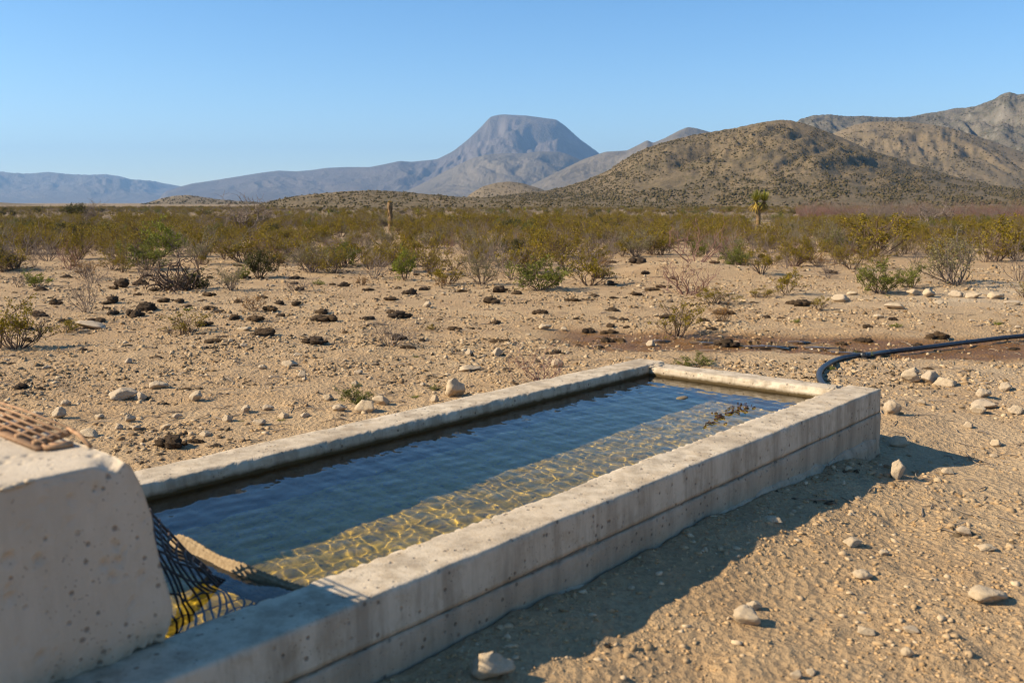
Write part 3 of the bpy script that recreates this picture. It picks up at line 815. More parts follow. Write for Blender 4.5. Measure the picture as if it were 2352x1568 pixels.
# ------------------------------------------------------------------ black water hose on the ground
def smooth_path(pts, k=8):
    pts = np.array(pts, float); out = []
    Q = np.vstack([2 * pts[0] - pts[1], pts, 2 * pts[-1] - pts[-2]])
    for i in range(1, len(Q) - 2):
        for t in np.linspace(0, 1, k, endpoint=False):
            a, b, c, d = Q[i - 1:i + 3]
            out.append(0.5 * ((2 * b) + (c - a) * t + (2 * a - 5 * b + 4 * c - d) * t * t + (3 * b - a - 3 * c + d) * t ** 3))
    out.append(pts[-1]); return np.array(out)
def build_hose():
    t = NT('black_polythene'); v = t.obj()
    nz = t.noise(v, 30, 5, 0.7)
    c = t.mix(t.ramp(nz, [(0.5, 0.0), (0.72, 0.6)]), (0.018, 0.019, 0.022), (0.15, 0.13, 0.11))
    M_HOSE = t.done(t.principled(c, 0.42, t.bump(nz, 0.15, 0.003), 0.5))
    root = tag(link('water_hose', None, loc=P(1985, 818)), 'thick black plastic water hose running over the wet ground to the trough', 'hose')
    I = Matrix.Translation(-Vector(root.location))
    r = 0.025
    def seg(name, pix_pts, lift, rad, closed_end=True):
        pts = []
        for (x, y), l in zip(pix_pts, lift):
            q = P(x, y); pts.append((q[0], q[1], q[2] + rad + l))
        V, Fq = tube(smooth_path(pts), rad, 14); m = Mesh(); m.add(V, Fq)
        mm = m.build(name, M_HOSE, True); mm.transform(I); link(name, mm, root)
    seg('pipe', [(2640, 752), (2500, 768), (2352, 783), (2230, 797), (2120, 808), (2040, 816), (1994, 821)], [0, 0, .03, .035, .02, .005, .0], r)
    seg('pipe', [(1996, 823), (1965, 824), (1925, 832), (1893, 848), (1881, 866), (1889, 886), (1920, 912)], [0.004, .004, .004, .0, .0, 0, 0], r)
    seg('coupling', [(2006, 819), (1980, 824)], [0.0, 0.002], r * 1.22)
build_hose()

# ------------------------------------------------------------------ puddles on the wet ground
def build_puddles():
    t = NT('muddy_water'); M_P = t.done(t.principled((0.060, 0.035, 0.015), 0.04, None, 0.5, IOR=1.333))
    L = [(1515, 784, 32, 'small puddle at the left tip of the wet strip'), (1625, 788, 60, 'long puddle left of the black dung lump in the wet strip'), (1760, 796, 110, 'widest puddle in the middle of the wet strip'),
         (1835, 786, 40, 'thin puddle behind the widest puddle'), (1885, 800, 64, 'puddle right of the widest puddle'), (1945, 811, 56, 'puddle beside the end of the straight hose')]
    for k, (px, py, w, lab) in enumerate(L):
        x, y, z = P(px, py); d = math.hypot(x, y)
        rx = w / 2 * d / F_PX; rx *= 1.25; ry = rx * 0.62 + 0.10
        a = np.linspace(0, 2 * math.pi, 40, endpoint=False)
        rr = 1 + 0.38 * fbm(np.cos(a) * 1.6 + k * 7, np.sin(a) * 1.6, seed=k, oct=3)
        ring = np.stack([rx * rr * np.cos(a), ry * rr * np.sin(a), np.zeros(40)], 1)
        zz = np.sort(ground_z(x + ring[:, 0], y + ring[:, 1]))
        V = np.vstack([ring, ring * [0.9, 0.9, 0] - [0, 0, 0.02], [[0, 0, 0]], [[0, 0, -0.02]]])
        i = np.arange(40); j = (i + 1) % 40
        T = np.vstack([np.stack([i, j, np.full(40, 80)], 1), np.stack([40 + j, 40 + i, np.full(40, 81)], 1), np.stack([i, 40 + i, j], 1), np.stack([j, 40 + i, 40 + j], 1)])
        o = link('puddle', mesh('puddle', V, T, M_P), loc=(x, y, float(zz[28]) + 0.010))
        tag(o, lab, 'puddle', 'puddles in the wet strip')
build_puddles()
# ------------------------------------------------------------------ landmarks that labels can point to (picture positions)
LAND = [(1044, 890, 'the upright pale boulder'), (277, 905, 'the long pale rock'), (212, 750, 'the flat grey slab'), (1078, 846, 'the thin tilted slab'), (1242, 640, 'the wide green bush'),
        (417, 750, 'the low creosote tuft'), (1555, 735, 'the creosote bush by the wet strip'), (1700, 785, 'the puddles'), (2190, 790, 'the straight hose'), (1885, 850, 'the hose bend'),
        (893, 775, 'the bare twig clump with dung'), (410, 640, 'the gnarled dead shrub'), (1577, 650, 'the reddish bare bush'), (2196, 620, 'the big grey-green bush'), (2130, 868, 'the cluster of round pale stones'),
        (815, 900, 'the small green tuft behind the trough wall'), (1242, 830, 'the thin twigs behind the trough'), (2028, 900, 'the far corner of the trough'), (2276, 1365, 'the large flat stone in the sun'),
        (1131, 1525, 'the broken rubble chunk'), (1721, 1425, 'the long split stone'), (38, 740, 'the creosote at the frame edge'), (1355, 630, 'the olive creosote above the berm'), (931, 610, 'the upright bright green shrub'),
        (595, 615, 'the dark green shrub'), (1808, 650, 'the yellowish creosote'), (170, 1000, 'the rusty grating')]
USED = set()
def rel(px, py, l):
    dx, dy = px - l[0], (py - l[1]) * 1.6
    if abs(dx) > abs(dy): return ('left of ' if dx < 0 else 'right of ') + l[2]
    return ('behind ' if dy < 0 else 'in front of ') + l[2]
def which(desc, px, py):
    """a label that singles the thing out by what it lies beside"""
    L = sorted((l for l in LAND if math.hypot(px - l[0], (py - l[1]) * 1.6) > 14), key=lambda l: math.hypot(px - l[0], (py - l[1]) * 1.6))
    for l in L[:2]:
        s = f'{desc} {rel(px, py, l)}'
        if s not in USED and len(s.split()) <= 16: USED.add(s); return s
    for d2 in ('second', 'third', 'fourth'):
        for l in L[:3]:
            s = f'{d2} {desc} {rel(px, py, l)}'
            if s not in USED and len(s.split()) <= 16: USED.add(s); return s
    for l in L[3:]:
        s = f'{desc} {rel(px, py, l)}'
        if s not in USED and len(s.split()) <= 16: USED.add(s); return s
    return desc

# ------------------------------------------------------------------ stones
def stone_material():
    t = NT('limestone'); v = t.obj()
    info = t.n('ObjectInfo').outputs['Random']
    a, b = t.noise(v, 2.2, 5, 0.6), t.noise(v, 14, 5, 0.7)
    c = t.mix(t.ramp(a, [(0.3, 0.0), (0.7, 1.0)]), (0.50, 0.37, 0.225), (0.62, 0.49, 0.325))
    c = t.mix(t.ramp(b, [(0.35, 0.5), (0.6, 0.0)]), c, (0.30, 0.215, 0.13))
    c = t.mix(t.math('MULTIPLY', info, 0.5), c, (0.40, 0.32, 0.24))
    return t.done(t.principled(c, 0.9, t.bump(b, 0.5, 0.03), 0.2))
M_LIME = stone_material()
def rock_mesh(seed, facets=11, n=22, rough=0.05, name='stone'):
    rng = np.random.default_rng(seed)
    nu, nv = n, n * 2
    a = np.linspace(0.0, math.pi, nu); b = np.linspace(0, 2 * math.pi, nv, endpoint=False)
    a[0], a[-1] = 0.04, math.pi - 0.04
    A, B = np.meshgrid(a, b, indexing='ij')
    d = np.stack([np.sin(A) * np.cos(B), np.sin(A) * np.sin(B), np.cos(A)], -1)
    nrm = rng.normal(size=(facets, 3)); nrm /= np.linalg.norm(nrm, axis=1, keepdims=True)
    off = rng.uniform(0.5, 1.0, facets)
    q = np.maximum(d @ nrm.T, 0.05)
    rr = np.min(off / q, -1)
    rr = np.minimum(rr, 1.15)
    rr = rr * (1 + rough * 2 * fbm(d[..., 0] * 3.2 + seed, d[..., 1] * 3.2, d[..., 2] * 3.2, seed=seed, oct=4, gain=0.6))
    V = (d * rr[..., None]).reshape(-1, 3)
    V /= np.abs(V).max(0)
    return mesh(name, V, grid_faces(nu, nv, True), M_LIME, False)
ROCKS = [rock_mesh(s, f, 20, 0.10) for s, f in zip(range(200, 212), (7, 8, 10, 12, 7, 9, 8, 12, 8, 14, 7, 16))]
def put_stone(px, py, w, h=None, label=None, rock=None, sink=0.25, yaw=None, tilt=0.0, seed=0, depth=0.8, group=None):
    x, y, z = P(px, py)
    d = math.hypot(x, y)
    hw = w / 2 * d / F_PX
    hh = (h if h else w * 0.5) / 2 * d / F_PX / 0.92
    rng = np.random.default_rng(int(px * 7 + py * 13 + seed))
    m = ROCKS[rock if rock is not None else rng.integers(0, len(ROCKS))]
    o = link('stone', m, loc=(x, y + hw * 0.4, z + hh * (1 - 2 * sink)), rot=(tilt + rng.normal(0, 0.08), rng.normal(0, 0.08), rng.uniform(-0.35, 0.35) if yaw is None else yaw), scale=(hw, hw * depth, hh))
    tag(o, label, 'stone', group)
    return o

HERO_STONES = [  # picture x, y of the foot, width, height, description (None: named by what it lies beside)
    (1044, 912, 50, 50, 'upright pale boulder standing against the back wall of the trough'), (277, 918, 64, 26, 'long pale rock lying left of two round stones'), (321, 912, 30, 22, None), (449, 918, 30, 26, 'rounded pale stone right of the long pale rock'),
    (362, 893, 42, 18, None), (212, 756, 78, 16, 'flat grey slab lying in the dirt beside a dry twig tuft'), (560, 760, 34, 12, None), (665, 842, 40, 18, None), (603, 848, 22, 12, None), (694, 867, 22, 18, None), (132, 958, 32, 24, None),
    (80, 957, 32, 12, None), (297, 968, 24, 20, None), (405, 961, 22, 12, None), (521, 968, 27, 20, None), (564, 949, 24, 20, None), (615, 943, 26, 16, None), (205, 1004, 48, 18, None), (595, 977, 32, 18, None), (754, 920, 26, 18, None),
    (778, 943, 34, 16, None), (839, 948, 54, 32, 'broad pale rock beside the trough wall below the green tuft'), (998, 923, 22, 18, None), (875, 930, 42, 24, None), (1078, 853, 56, 16, 'thin tilted grey slab behind the upright boulder'), (1143, 820, 26, 24, None),
    (1078, 816, 20, 18, None), (982, 706, 20, 16, None), (1252, 757, 30, 14, None), (1297, 751, 18, 12, None), (823, 860, 22, 14, None), (816, 887, 20, 16, None), (1281, 845, 32, 24, None), (1399, 655, 17, 8, None), (1495, 796, 24, 16, None),
    (2095, 880, 42, 32, 'round pale stone, leftmost of the cluster near the hose'), (2103, 862, 22, 20, 'small stone perched behind the round pale stone cluster'), (2141, 880, 44, 30, 'round pale stone in the middle of the cluster near the hose'), (2178, 887, 52, 22, 'flat round stone, rightmost of the cluster near the hose'),
    (2313, 897, 30, 20, None), (2262, 913, 32, 22, None), (2266, 938, 56, 20, None), (2251, 950, 36, 22, None), (2339, 952, 38, 20, None), (2053, 953, 40, 34, 'grey-brown boulder tucked against the far corner of the trough'), (2068, 1027, 44, 26, None),
    (1932, 693, 42, 18, None), (2059, 710, 48, 14, None), (2137, 681, 30, 20, None), (2101, 680, 32, 16, None), (2227, 984, 22, 16, None), (2065, 1100, 36, 46, 'upright pale stone standing in the shadow off the trough corner'),
    (2276, 1386, 82, 36, 'large flat stone lying alone in the sun'), (1721, 1434, 70, 46, 'long split stone just outside the shadow of the trough'), (1831, 1558, 30, 24, None), (1866, 1551, 28, 20, None), (2086, 1508, 30, 24, None), (1779, 1200, 46, 12, None),
    (1531, 1288, 20, 18, None), (1391, 1370, 20, 18, None), (1131, 1562, 116, 74, 'broken rubble chunk at the foot of the trough in shadow'), (1034, 1562, 44, 42, 'small block of rubble left of the broken chunk'), (2200, 682, 34, 16, None), (2240, 686, 40, 14, None), (2290, 690, 34, 16, None), (1960, 676, 26, 10, None),
    (2330, 700, 36, 12, None), (2160, 700, 26, 12, None), (2020, 730, 24, 9, None), (2180, 1090, 30, 14, None), (2290, 1020, 26, 16, None), (2120, 930, 22, 12, None), (1360, 870, 18, 12, None), (700, 960, 24, 14, None), (470, 1000, 30, 14, None), (380, 985, 26, 12, None)]
RD = {0: 'flat pale', 1: 'rounded pale', 2: 'angular pale'}
for k, (px, py, w, h, lab) in enumerate(HERO_STONES):
    if lab is None:
        sz = 'large' if w > 40 else ('small' if w < 24 else 'mid-sized')
        lab = which(f"{sz} {'flat' if h < w * 0.45 else 'chunky'} pale stone", px, py)
    put_stone(px, py, w, h, lab, k % 12, yaw=0.3 * math.sin(k * 2.1), seed=k, sink=0.16, group='larger stones on the dirt')

# ------------------------------------------------------------------ dried dung
def dung_material(name, c1, c2):
    t = NT(name); v = t.obj()
    a, b = t.noise(v, 3.0, 5, 0.65), t.noise(v, 18, 5, 0.7)
    c = t.mix(t.ramp(a, [(0.35, 0.0), (0.65, 1.0)]), c1, c2)
    c = t.mix(t.math('MULTIPLY', t.n('ObjectInfo').outputs['Random'], 0.7), c, (0.13, 0.08, 0.04))
    c = t.mix(t.ramp(b, [(0.55, 0.0), (0.75, 0.6)]), c, (0.22, 0.145, 0.08))
    return t.done(t.principled(c, 0.9, t.bump(b, 0.8, 0.06), 0.2))
M_DUNG = dung_material('black_dung', (0.030, 0.020, 0.014), (0.115, 0.076, 0.045))
M_DUNG_B = dung_material('brown_dung', (0.085, 0.050, 0.024), (0.16, 0.10, 0.05))
def dung_mesh(seed, flat, mat):
    rng = np.random.default_rng(seed); M = Mesh()
    k = rng.integers(6, 11)
    for i in range(k):
        s = rng.uniform(0.18, 0.46) if i else 0.5
        nu, nv = 12, 16
        a = np.linspace(0.05, math.pi - 0.05, nu); b = np.linspace(0, 2 * math.pi, nv, endpoint=False)
        A, B = np.meshgrid(a, b, indexing='ij')
        ph = rng.random() * 6
        r = 1 + 0.16 * np.sin(A * rng.uniform(7, 10) + 1.2 * np.cos(B + ph) + ph) + 0.45 * fbm(np.sin(A) * np.cos(B) * 3 + seed, np.sin(A) * np.sin(B) * 3, np.cos(A) * 3 + i, seed=seed + i, oct=4, gain=0.65)
        V = np.stack([r * np.sin(A) * np.cos(B), r * np.sin(A) * np.sin(B), r * np.cos(A)], -1).reshape(-1, 3) * s
        an = rng.uniform(-0.6, 0.6); c, sn = math.cos(an), math.sin(an)
        V[:, 2] *= rng.uniform(0.55, 0.9)
        V = np.stack([V[:, 0], V[:, 1] * c - V[:, 2] * sn, V[:, 1] * sn + V[:, 2] * c], 1)
        ang = rng.uniform(0, 6.28); rd = 0 if i == 0 else rng.uniform(0.3, 0.85)
        V = V + [rd * math.cos(ang), rd * math.sin(ang) * 0.8, (0.15 + rng.uniform(0, 0.35) * (1 - rd)) * (0.5 if flat else 1)]
        M.add(V, grid_faces(nu, nv, True))
    m = M.build('dung', mat, True)
    co = np.zeros(len(m.vertices) * 3, np.float32); m.vertices.foreach_get('co', co); co = co.reshape(-1, 3)
    co[:, :2] /= np.abs(co[:, :2]).max(); co[:, 2] = (co[:, 2] - co[:, 2].min()); co[:, 2] /= co[:, 2].max()
    m.vertices.foreach_set('co', co.ravel()); m.update()
    return m
DUNGS = [dung_mesh(300 + i, i % 3 == 2, M_DUNG) for i in range(8)] + [dung_mesh(320 + i, True, M_DUNG_B) for i in range(5)]
DUNG_PTS = [(212, 742, 52), (256, 697, 46), (277, 660, 52), (321, 655, 40), (331, 714, 62), (301, 728, 50), (410, 696, 40), (465, 694, 32), (431, 706, 32, 1), (543, 696, 36), (790, 656, 32), (738, 721, 50), (608, 774, 74), (725, 791, 72),
            (513, 772, 44, 1), (468, 768, 26), (492, 788, 54, 1), (472, 802, 20), (188, 805, 32), (359, 823, 36, 1), (27, 832, 28), (208, 865, 26), (143, 880, 26), (89, 894, 26), (44, 894, 50), (424, 896, 42, 1), (335, 918, 30, 1), (782, 860, 30, 1),
            (759, 866, 32, 1), (448, 1018, 46), (393, 1031, 84), (495, 1026, 40), (266, 1038, 34), (294, 1038, 28), (58, 785, 30), (914, 663, 24), (787, 656, 28), (822, 650, 18), (975, 665, 32), (945, 677, 48), (1057, 672, 36, 1), (1150, 672, 42), (1187, 677, 32),
            (1126, 698, 60), (1239, 722, 42), (1285, 706, 20, 1), (791, 765, 32, 1), (910, 782, 54), (969, 784, 30), (938, 801, 44), (1146, 786, 54, 1), (1280, 812, 38), (1307, 810, 22), (1328, 794, 22), (1379, 799, 28), (1391, 786, 48), (1427, 785, 40, 1),
            (1348, 762, 46), (1402, 765, 50, 1), (1432, 737, 28), (1442, 751, 24), (1507, 727, 20), (1181, 883, 44, 1), (1080, 751, 26, 1), (1408, 605, 24), (1461, 606, 58), (1617, 738, 30), (1654, 738, 22), (1764, 730, 24), (1793, 730, 28), (1823, 700, 36), (1848, 704, 48),
            (1995, 751, 28), (1984, 777, 48), (1936, 791, 32), (1672, 797, 62), (1720, 799, 24), (1742, 780, 22), (2159, 776, 66, 1), (2112, 796, 34), (2332, 803, 30), (2050, 735, 28), (1910, 629, 34), (2134, 848, 34, 1), (2218, 823, 26, 1), (1592, 704, 28),
            (1331, 1478, 44), (1389, 1488, 46), (120, 700, 40), (90, 668, 36), (640, 700, 34), (690, 668, 30), (860, 690, 26), (1010, 735, 28, 1), (1350, 690, 30, 1), (1500, 668, 40, 1), (1730, 696, 30, 1), (560, 640, 30), (480, 640, 26), (150, 640, 28)]
for k, e in enumerate(DUNG_PTS):
    px, py, w = e[:3]; br = len(e) > 3
    x, y, z = P(px, py); hw = 1.0 * w / 2 * math.hypot(x, y) / F_PX
    rng = np.random.default_rng(900 + k)
    idx = 8 + rng.integers(0, 5) if br else rng.integers(0, 8)
    hgt = hw * (0.8 if not br else 0.6) * rng.uniform(0.75, 1.15)
    o = link('dung_pat', DUNGS[idx], loc=(x, y + hw * 0.4, z - 0.02 - 0.06 * hw), rot=(0, 0, rng.uniform(-0.4, 0.4) + (math.pi if rng.random() < 0.5 else 0)), scale=(hw, hw * 0.8, hgt))
    sz = 'broad' if w > 45 else ('small' if w < 27 else 'lumpy')
    tag(o, which(f"{sz} {'brown' if br else 'black'} dried dung pat", px, py), 'dung', 'dried dung pats on the dirt')

# smaller stones and pats strewn about: nothing tells these apart
def strewn():
    rng = np.random.default_rng(77)
    for k in range(150):
        px, py = rng.uniform(-20, 2372), 640 + 900 * rng.random() ** 1.5
        x, y, z = P(px, py); u, n = un(x, y)
        if -T_L - 0.1 < u < 0.12 and -T_W - 0.12 < n < 0.1: continue
        if wetness(np.array([x]), np.array([y]))[0] > 0.3: continue
        w = rng.uniform(0.035, 0.09) * F_PX / math.hypot(x, y)
        side = 'right of the trough' if (n > 0 and px > 1000) else ('on the dung strewn dirt behind the trough' if px < 1500 else 'on the pale ground beyond the hose')
        put_stone(px, py, w, w * rng.uniform(0.35, 0.7), 'fist sized pale limestone ' + side, seed=k, sink=0.2, group='small stones ' + side)
    for k in range(70):
        px, py = rng.uniform(-20, 1900), 585 + 180 * rng.random()
        x, y, z = P(px, py)
        if wetness(np.array([x]), np.array([y]))[0] > 0.3: continue
        hw = rng.uniform(0.07, 0.17); br = rng.random() < 0.4
        idx = 8 + rng.integers(0, 5) if br else rng.integers(0, 8)
        o = link('dung_pat', DUNGS[idx], loc=(x, y, z - 0.012), rot=(0, 0, rng.uniform(0, 6.28)), scale=(hw, hw * 0.85, hw * rng.uniform(0.35, 0.7)))
        tag(o, 'small crumbled dung pat among the scrub behind the bare dirt', 'dung', 'small dung pats towards the scrub')
strewn()

# ------------------------------------------------------------------ gravel and clods: nobody could count these
def gravel():
    rng = np.random.default_rng(31)
    def scatter(n, rmin, rmax, smin, smax, power, half=36, sink=0.12):
        r = rmin * (rmax / rmin) ** rng.random(n); a = np.radians(rng.uniform(-half, half, n))
        x, y = r * np.sin(a), r * np.cos(a)
        u, nn = un(x, y)
        ok = ~((u > -T_L) & (u < 0.03) & (nn > -T_W - 0.03) & (nn < 0.035))
        ok &= (1.5 * fbm(x * 1.3, y * 1.3, seed=88, oct=4) + rng.uniform(-0.5, 0.6, n)) > 0
        ok &= (wetness(x, y) < 0.5) | (rng.random(n) < 0.35)
        x, y, r = x[ok], y[ok], r[ok]
        s = smin + (smax - smin) * rng.random(len(x)) ** power
        s = s * (0.75 + 0.055 * r)
        p = np.stack([x, y, ground_z(x, y) + s * sink], 1)
        return p, np.stack([s, s * rng.uniform(0.55, 1.0, len(s)), s * rng.uniform(0.3, 0.7, len(s))], 1)
    for nm, lab, n, cols, args in (
        ('gravel', 'pale limestone gravel strewn over the dirt', 17000, [(0.33, 0.22, 0.115), (0.42, 0.29, 0.16), (0.49, 0.35, 0.205), (0.57, 0.44, 0.285)], (1.6, 18, 0.004, 0.024, 3.6)),
        ('dirt_clods', 'crumbled clods of dry dirt over the ground', 66000, [(0.36, 0.225, 0.105), (0.45, 0.29, 0.145), (0.53, 0.36, 0.19)], (1.6, 14, 0.003, 0.016, 2.4)),
        ('stone_litter', 'stone chips and clods littering the middle ground', 27000, [(0.22, 0.14, 0.07), (0.34, 0.225, 0.12), (0.43, 0.30, 0.165), (0.53, 0.395, 0.24)], (5.0, 26, 0.005, 0.027, 2.6)),
        ('pebble_litter', 'small stones littering the dirt towards the scrub', 20000, [(0.17, 0.105, 0.05), (0.30, 0.20, 0.105), (0.42, 0.295, 0.165), (0.53, 0.40, 0.25)], (8.5, 25, 0.008, 0.032, 2.4)),
        ('dung_crumbs', 'trampled dark dung crumbs over the dirt', 20000, [(0.05, 0.035, 0.02), (0.10, 0.07, 0.04), (0.16, 0.11, 0.06)], (4.5, 26, 0.006, 0.026, 2.2))):
        p, s = scatter(n, *args, sink=0.0 if nm == 'dirt_clods' else 0.05)
        if nm == 'dung_crumbs':
            ok = (p[:, 0] < 3.5) & ((fbm(p[:, 0] * 0.9, p[:, 1] * 0.9, seed=99, oct=3) > -0.02)); p, s = p[ok], s[ok]
        oc = nm in ('dirt_clods', 'dung_crumbs', 'pebble_litter')
        V, Fq = many_lumps(p, s, rng, 0.25 if oc else 0.42, tilt=0.35, octa=oc)
        m = mesh(nm, V, Fq, tint_material(nm, cols, bscale=90, bdist=0.002), False, attrs={'tint': np.repeat(rng.random(len(p)), 6 if oc else 12)})
        tag(link(nm, m), lab, kind='stuff')
gravel()
# ------------------------------------------------------------------ plants
def leaf_material(name, c1, c2, c3=None, trans=0.25):
    t = NT(name)
    r = t.n('ObjectInfo').outputs['Random']
    nz = t.noise(t.obj(), 5.0, 3, 0.6)
    c = t.mix(t.ramp(nz, [(0.35, 0.0), (0.65, 1.0)]), c1, c2)
    if c3: c = t.mix(t.ramp(t.noise(t.obj(), 2.6, 3, 0.6), [(0.55, 0.0), (0.66, 0.8)]), c, c3)
    c = t.mix(t.math('MULTIPLY', r, 0.35), c, tuple(0.6 * k for k in c1))
    d = t.principled(c, 0.75, None, 0.25)
    tr = t.n('BsdfTranslucent', {'Color': c}).outputs[0]
    return t.done(t.n('MixShader', {0: trans, 1: d, 2: tr}).outputs[0])
def stem_material(name, c1, c2):
    t = NT(name); nz = t.noise(t.obj(), 9, 4, 0.7)
    c = t.mix(t.ramp(nz, [(0.35, 0.0), (0.65, 1.0)]), c1, c2)
    return t.done(t.principled(c, 0.85, None, 0.2))
L_OLIVE = leaf_material('creosote_leaf', (0.20, 0.145, 0.008), (0.30, 0.215, 0.012), (0.30, 0.15, 0.010))
L_GREEN = leaf_material('green_leaf', (0.12, 0.13, 0.016), (0.20, 0.20, 0.03))
L_BRIGHT = leaf_material('bright_leaf', (0.18, 0.20, 0.016), (0.27, 0.28, 0.03))
L_GREY = leaf_material('grey_leaf', (0.19, 0.165, 0.065), (0.27, 0.225, 0.10))
L_DARK = leaf_material('dark_leaf', (0.06, 0.06, 0.012), (0.11, 0.10, 0.018))
L_ORANGE = leaf_material('dry_orange_leaf', (0.25, 0.11, 0.018), (0.36, 0.18, 0.03))
L_YUCCA = leaf_material('yucca_blade', (0.24, 0.225, 0.022), (0.38, 0.34, 0.05), None, 0.15)
L_DEAD = leaf_material('dead_blade', (0.36, 0.23, 0.04), (0.50, 0.34, 0.07), None, 0.1)
S_GREY = stem_material('grey_twig', (0.13, 0.095, 0.075), (0.24, 0.185, 0.145))
S_BROWN = stem_material('brown_twig', (0.085, 0.055, 0.038), (0.17, 0.115, 0.08))
S_RED = stem_material('reddish_twig', (0.15, 0.075, 0.06), (0.26, 0.15, 0.115))
S_TRUNK = stem_material('shaggy_trunk', (0.16, 0.095, 0.045), (0.30, 0.19, 0.09))

def norm(v): return v / (np.linalg.norm(v) + 1e-9)
def grow(rng, M, p, d, L, r, depth, tips, spread=0.6, up=0.15, kids=(2, 4), sides=3, crook=0.22, shrink=0.62):
    k = 4; pts = [p]; dd = d
    for i in range(k):
        dd = norm(dd + rng.normal(0, crook, 3) + np.array([0, 0, up]))
        pts.append(pts[-1] + dd * L / k)
    rad = np.linspace(r, r * 0.45, k + 1)
    V, Fq = tube(pts, rad, sides, cap=False); M.add(V, Fq)
    pts = np.array(pts)
    if depth == 0:
        tips.append(pts); return
    for _ in range(rng.integers(kids[0], kids[1] + 1)):
        t = rng.uniform(0.3, 1.0) * k; i = min(int(t), k - 1); q = pts[i] + (pts[i + 1] - pts[i]) * (t - i)
        nd = norm(dd + rng.normal(0, spread, 3))
        grow(rng, M, q, nd, L * shrink * rng.uniform(0.7, 1.2), r * 0.6, depth - 1, tips, spread, up, kids, sides, crook, shrink)
    tips.append(pts[2:])

def leaves(rng, tips, per, size, around=0.03, aspect=0.45, top=0.0):
    """small diamond leaves set round the twigs"""
    C = []
    for pts in tips:
        n = rng.poisson(per)
        if n == 0: continue
        t = rng.uniform(0.15, 1.0, n) * (len(pts) - 1); i = np.minimum(t.astype(int), len(pts) - 2)
        C.append(pts[i] + (pts[i + 1] - pts[i]) * (t - i)[:, None] + rng.normal(0, around, (n, 3)))
    C = np.vstack(C)
    if top > 0: C = C[rng.random(len(C)) < 0.12 + 0.88 * sstep(top - 0.2, top + 0.2, C[:, 2])]
    n = len(C)
    a = rng.normal(size=(n, 3)); a[:, 2] = np.abs(a[:, 2]) * 0.8; a /= np.linalg.norm(a, axis=1, keepdims=True)
    b = np.cross(a, rng.normal(size=(n, 3))); b /= np.linalg.norm(b, axis=1, keepdims=True)
    s = size * rng.uniform(0.6, 1.3, (n, 1))
    V = np.stack([C - a * s, C - b * s * aspect, C + a * s, C + b * s * aspect], 1).reshape(-1, 3)
    V[:, 2] = np.maximum(V[:, 2], 0.005)
    return V, np.arange(4 * n).reshape(n, 4)

def bush_proto(seed, stems, lean, depth, leaf=None, stem=S_BROWN, per=5, lsize=0.024, r=0.011, kids=(2, 3), spread=0.55, up=0.12, crook=0.2, L=0.55, around=0.03, clump=1.0, top=0.0):
    """a shrub about 1 across and 1 high: (stem mesh, leaf mesh or None)"""
    rng = np.random.default_rng(seed); M = Mesh(); tips = []
    for i in range(stems):
        az = rng.uniform(0, 2 * math.pi); ln = lean * math.sqrt(rng.uniform(0.05, 1.0))
        d = np.array([math.cos(az) * math.sin(ln), math.sin(az) * math.sin(ln), math.cos(ln)])
        grow(rng, M, np.array([math.cos(az) * 0.03, math.sin(az) * 0.03, -0.03]), d, L * rng.uniform(0.7, 1.15), r, depth, tips, spread, up, kids, 3, crook)
    if clump < 1.0: tips = [t for t in tips if vn(np.array([t[-1][0] * 4 + seed]), np.array([t[-1][1] * 4]), np.array([t[-1][2] * 4]))[0] > 1 - 2 * clump]
    sv = np.vstack(M.V)
    k = np.array([np.percentile(np.abs(sv[:, 0]), 97) * 2, np.percentile(np.abs(sv[:, 1]), 97) * 2, np.percentile(sv[:, 2], 99)])
    M.V = [v / k for v in M.V]
    sm = M.build('stems', stem)
    lm = None
    if leaf is not None:
        lv, lf = leaves(rng, [t / k for t in tips], per, lsize, around, top=top)
        lm = mesh('foliage', lv, lf, leaf)
    return sm, lm

PROTO = {
    'creosote': [bush_proto(400 + i, 13, 0.95, 2, L_OLIVE, S_BROWN, per=26, lsize=0.027, clump=0.6, around=0.035, top=0.42) for i in range(5)],
    'green': [bush_proto(420 + i, 16, 1.2, 2, L_GREEN, S_BROWN, per=24, lsize=0.024, up=0.05) for i in range(3)],
    'bright': [bush_proto(430 + i, 11, 0.7, 2, L_BRIGHT, S_BROWN, per=24, lsize=0.028) for i in range(2)],
    'grey': [bush_proto(440 + i, 18, 1.05, 2, L_GREY, S_GREY, per=14, lsize=0.018, top=0.25) for i in range(4)],
    'bare': [bush_proto(450 + i, 12, 0.95, 3, None, S_GREY, kids=(2, 3), r=0.009, crook=0.25) for i in range(4)],
    'red': [bush_proto(460 + i, 11, 1.1, 3, None, S_RED, kids=(2, 3), r=0.009, crook=0.28) for i in range(2)],
    'brown': [bush_proto(465 + i, 14, 0.9, 3, L_OLIVE, S_BROWN, per=4, lsize=0.021, kids=(2, 3), r=0.010, crook=0.22) for i in range(3)],
    'dark': [bush_proto(470 + i, 16, 1.0, 2, L_DARK, S_BROWN, per=24, lsize=0.028) for i in range(2)],
    'orange': [bush_proto(480 + i, 12, 1.0, 2, L_ORANGE, S_BROWN, per=8, lsize=0.022) for i in range(2)],
    'mesquite': [bush_proto(495 + i, 9, 0.8, 3, None, S_GREY, kids=(3, 4), r=0.013, crook=0.25, spread=0.7) for i in range(2)],
    'gnarled': [bush_proto(490, 24, 1.25, 2, None, S_BROWN, kids=(2, 3), r=0.022, crook=0.55, up=0.0, spread=0.9)],
}
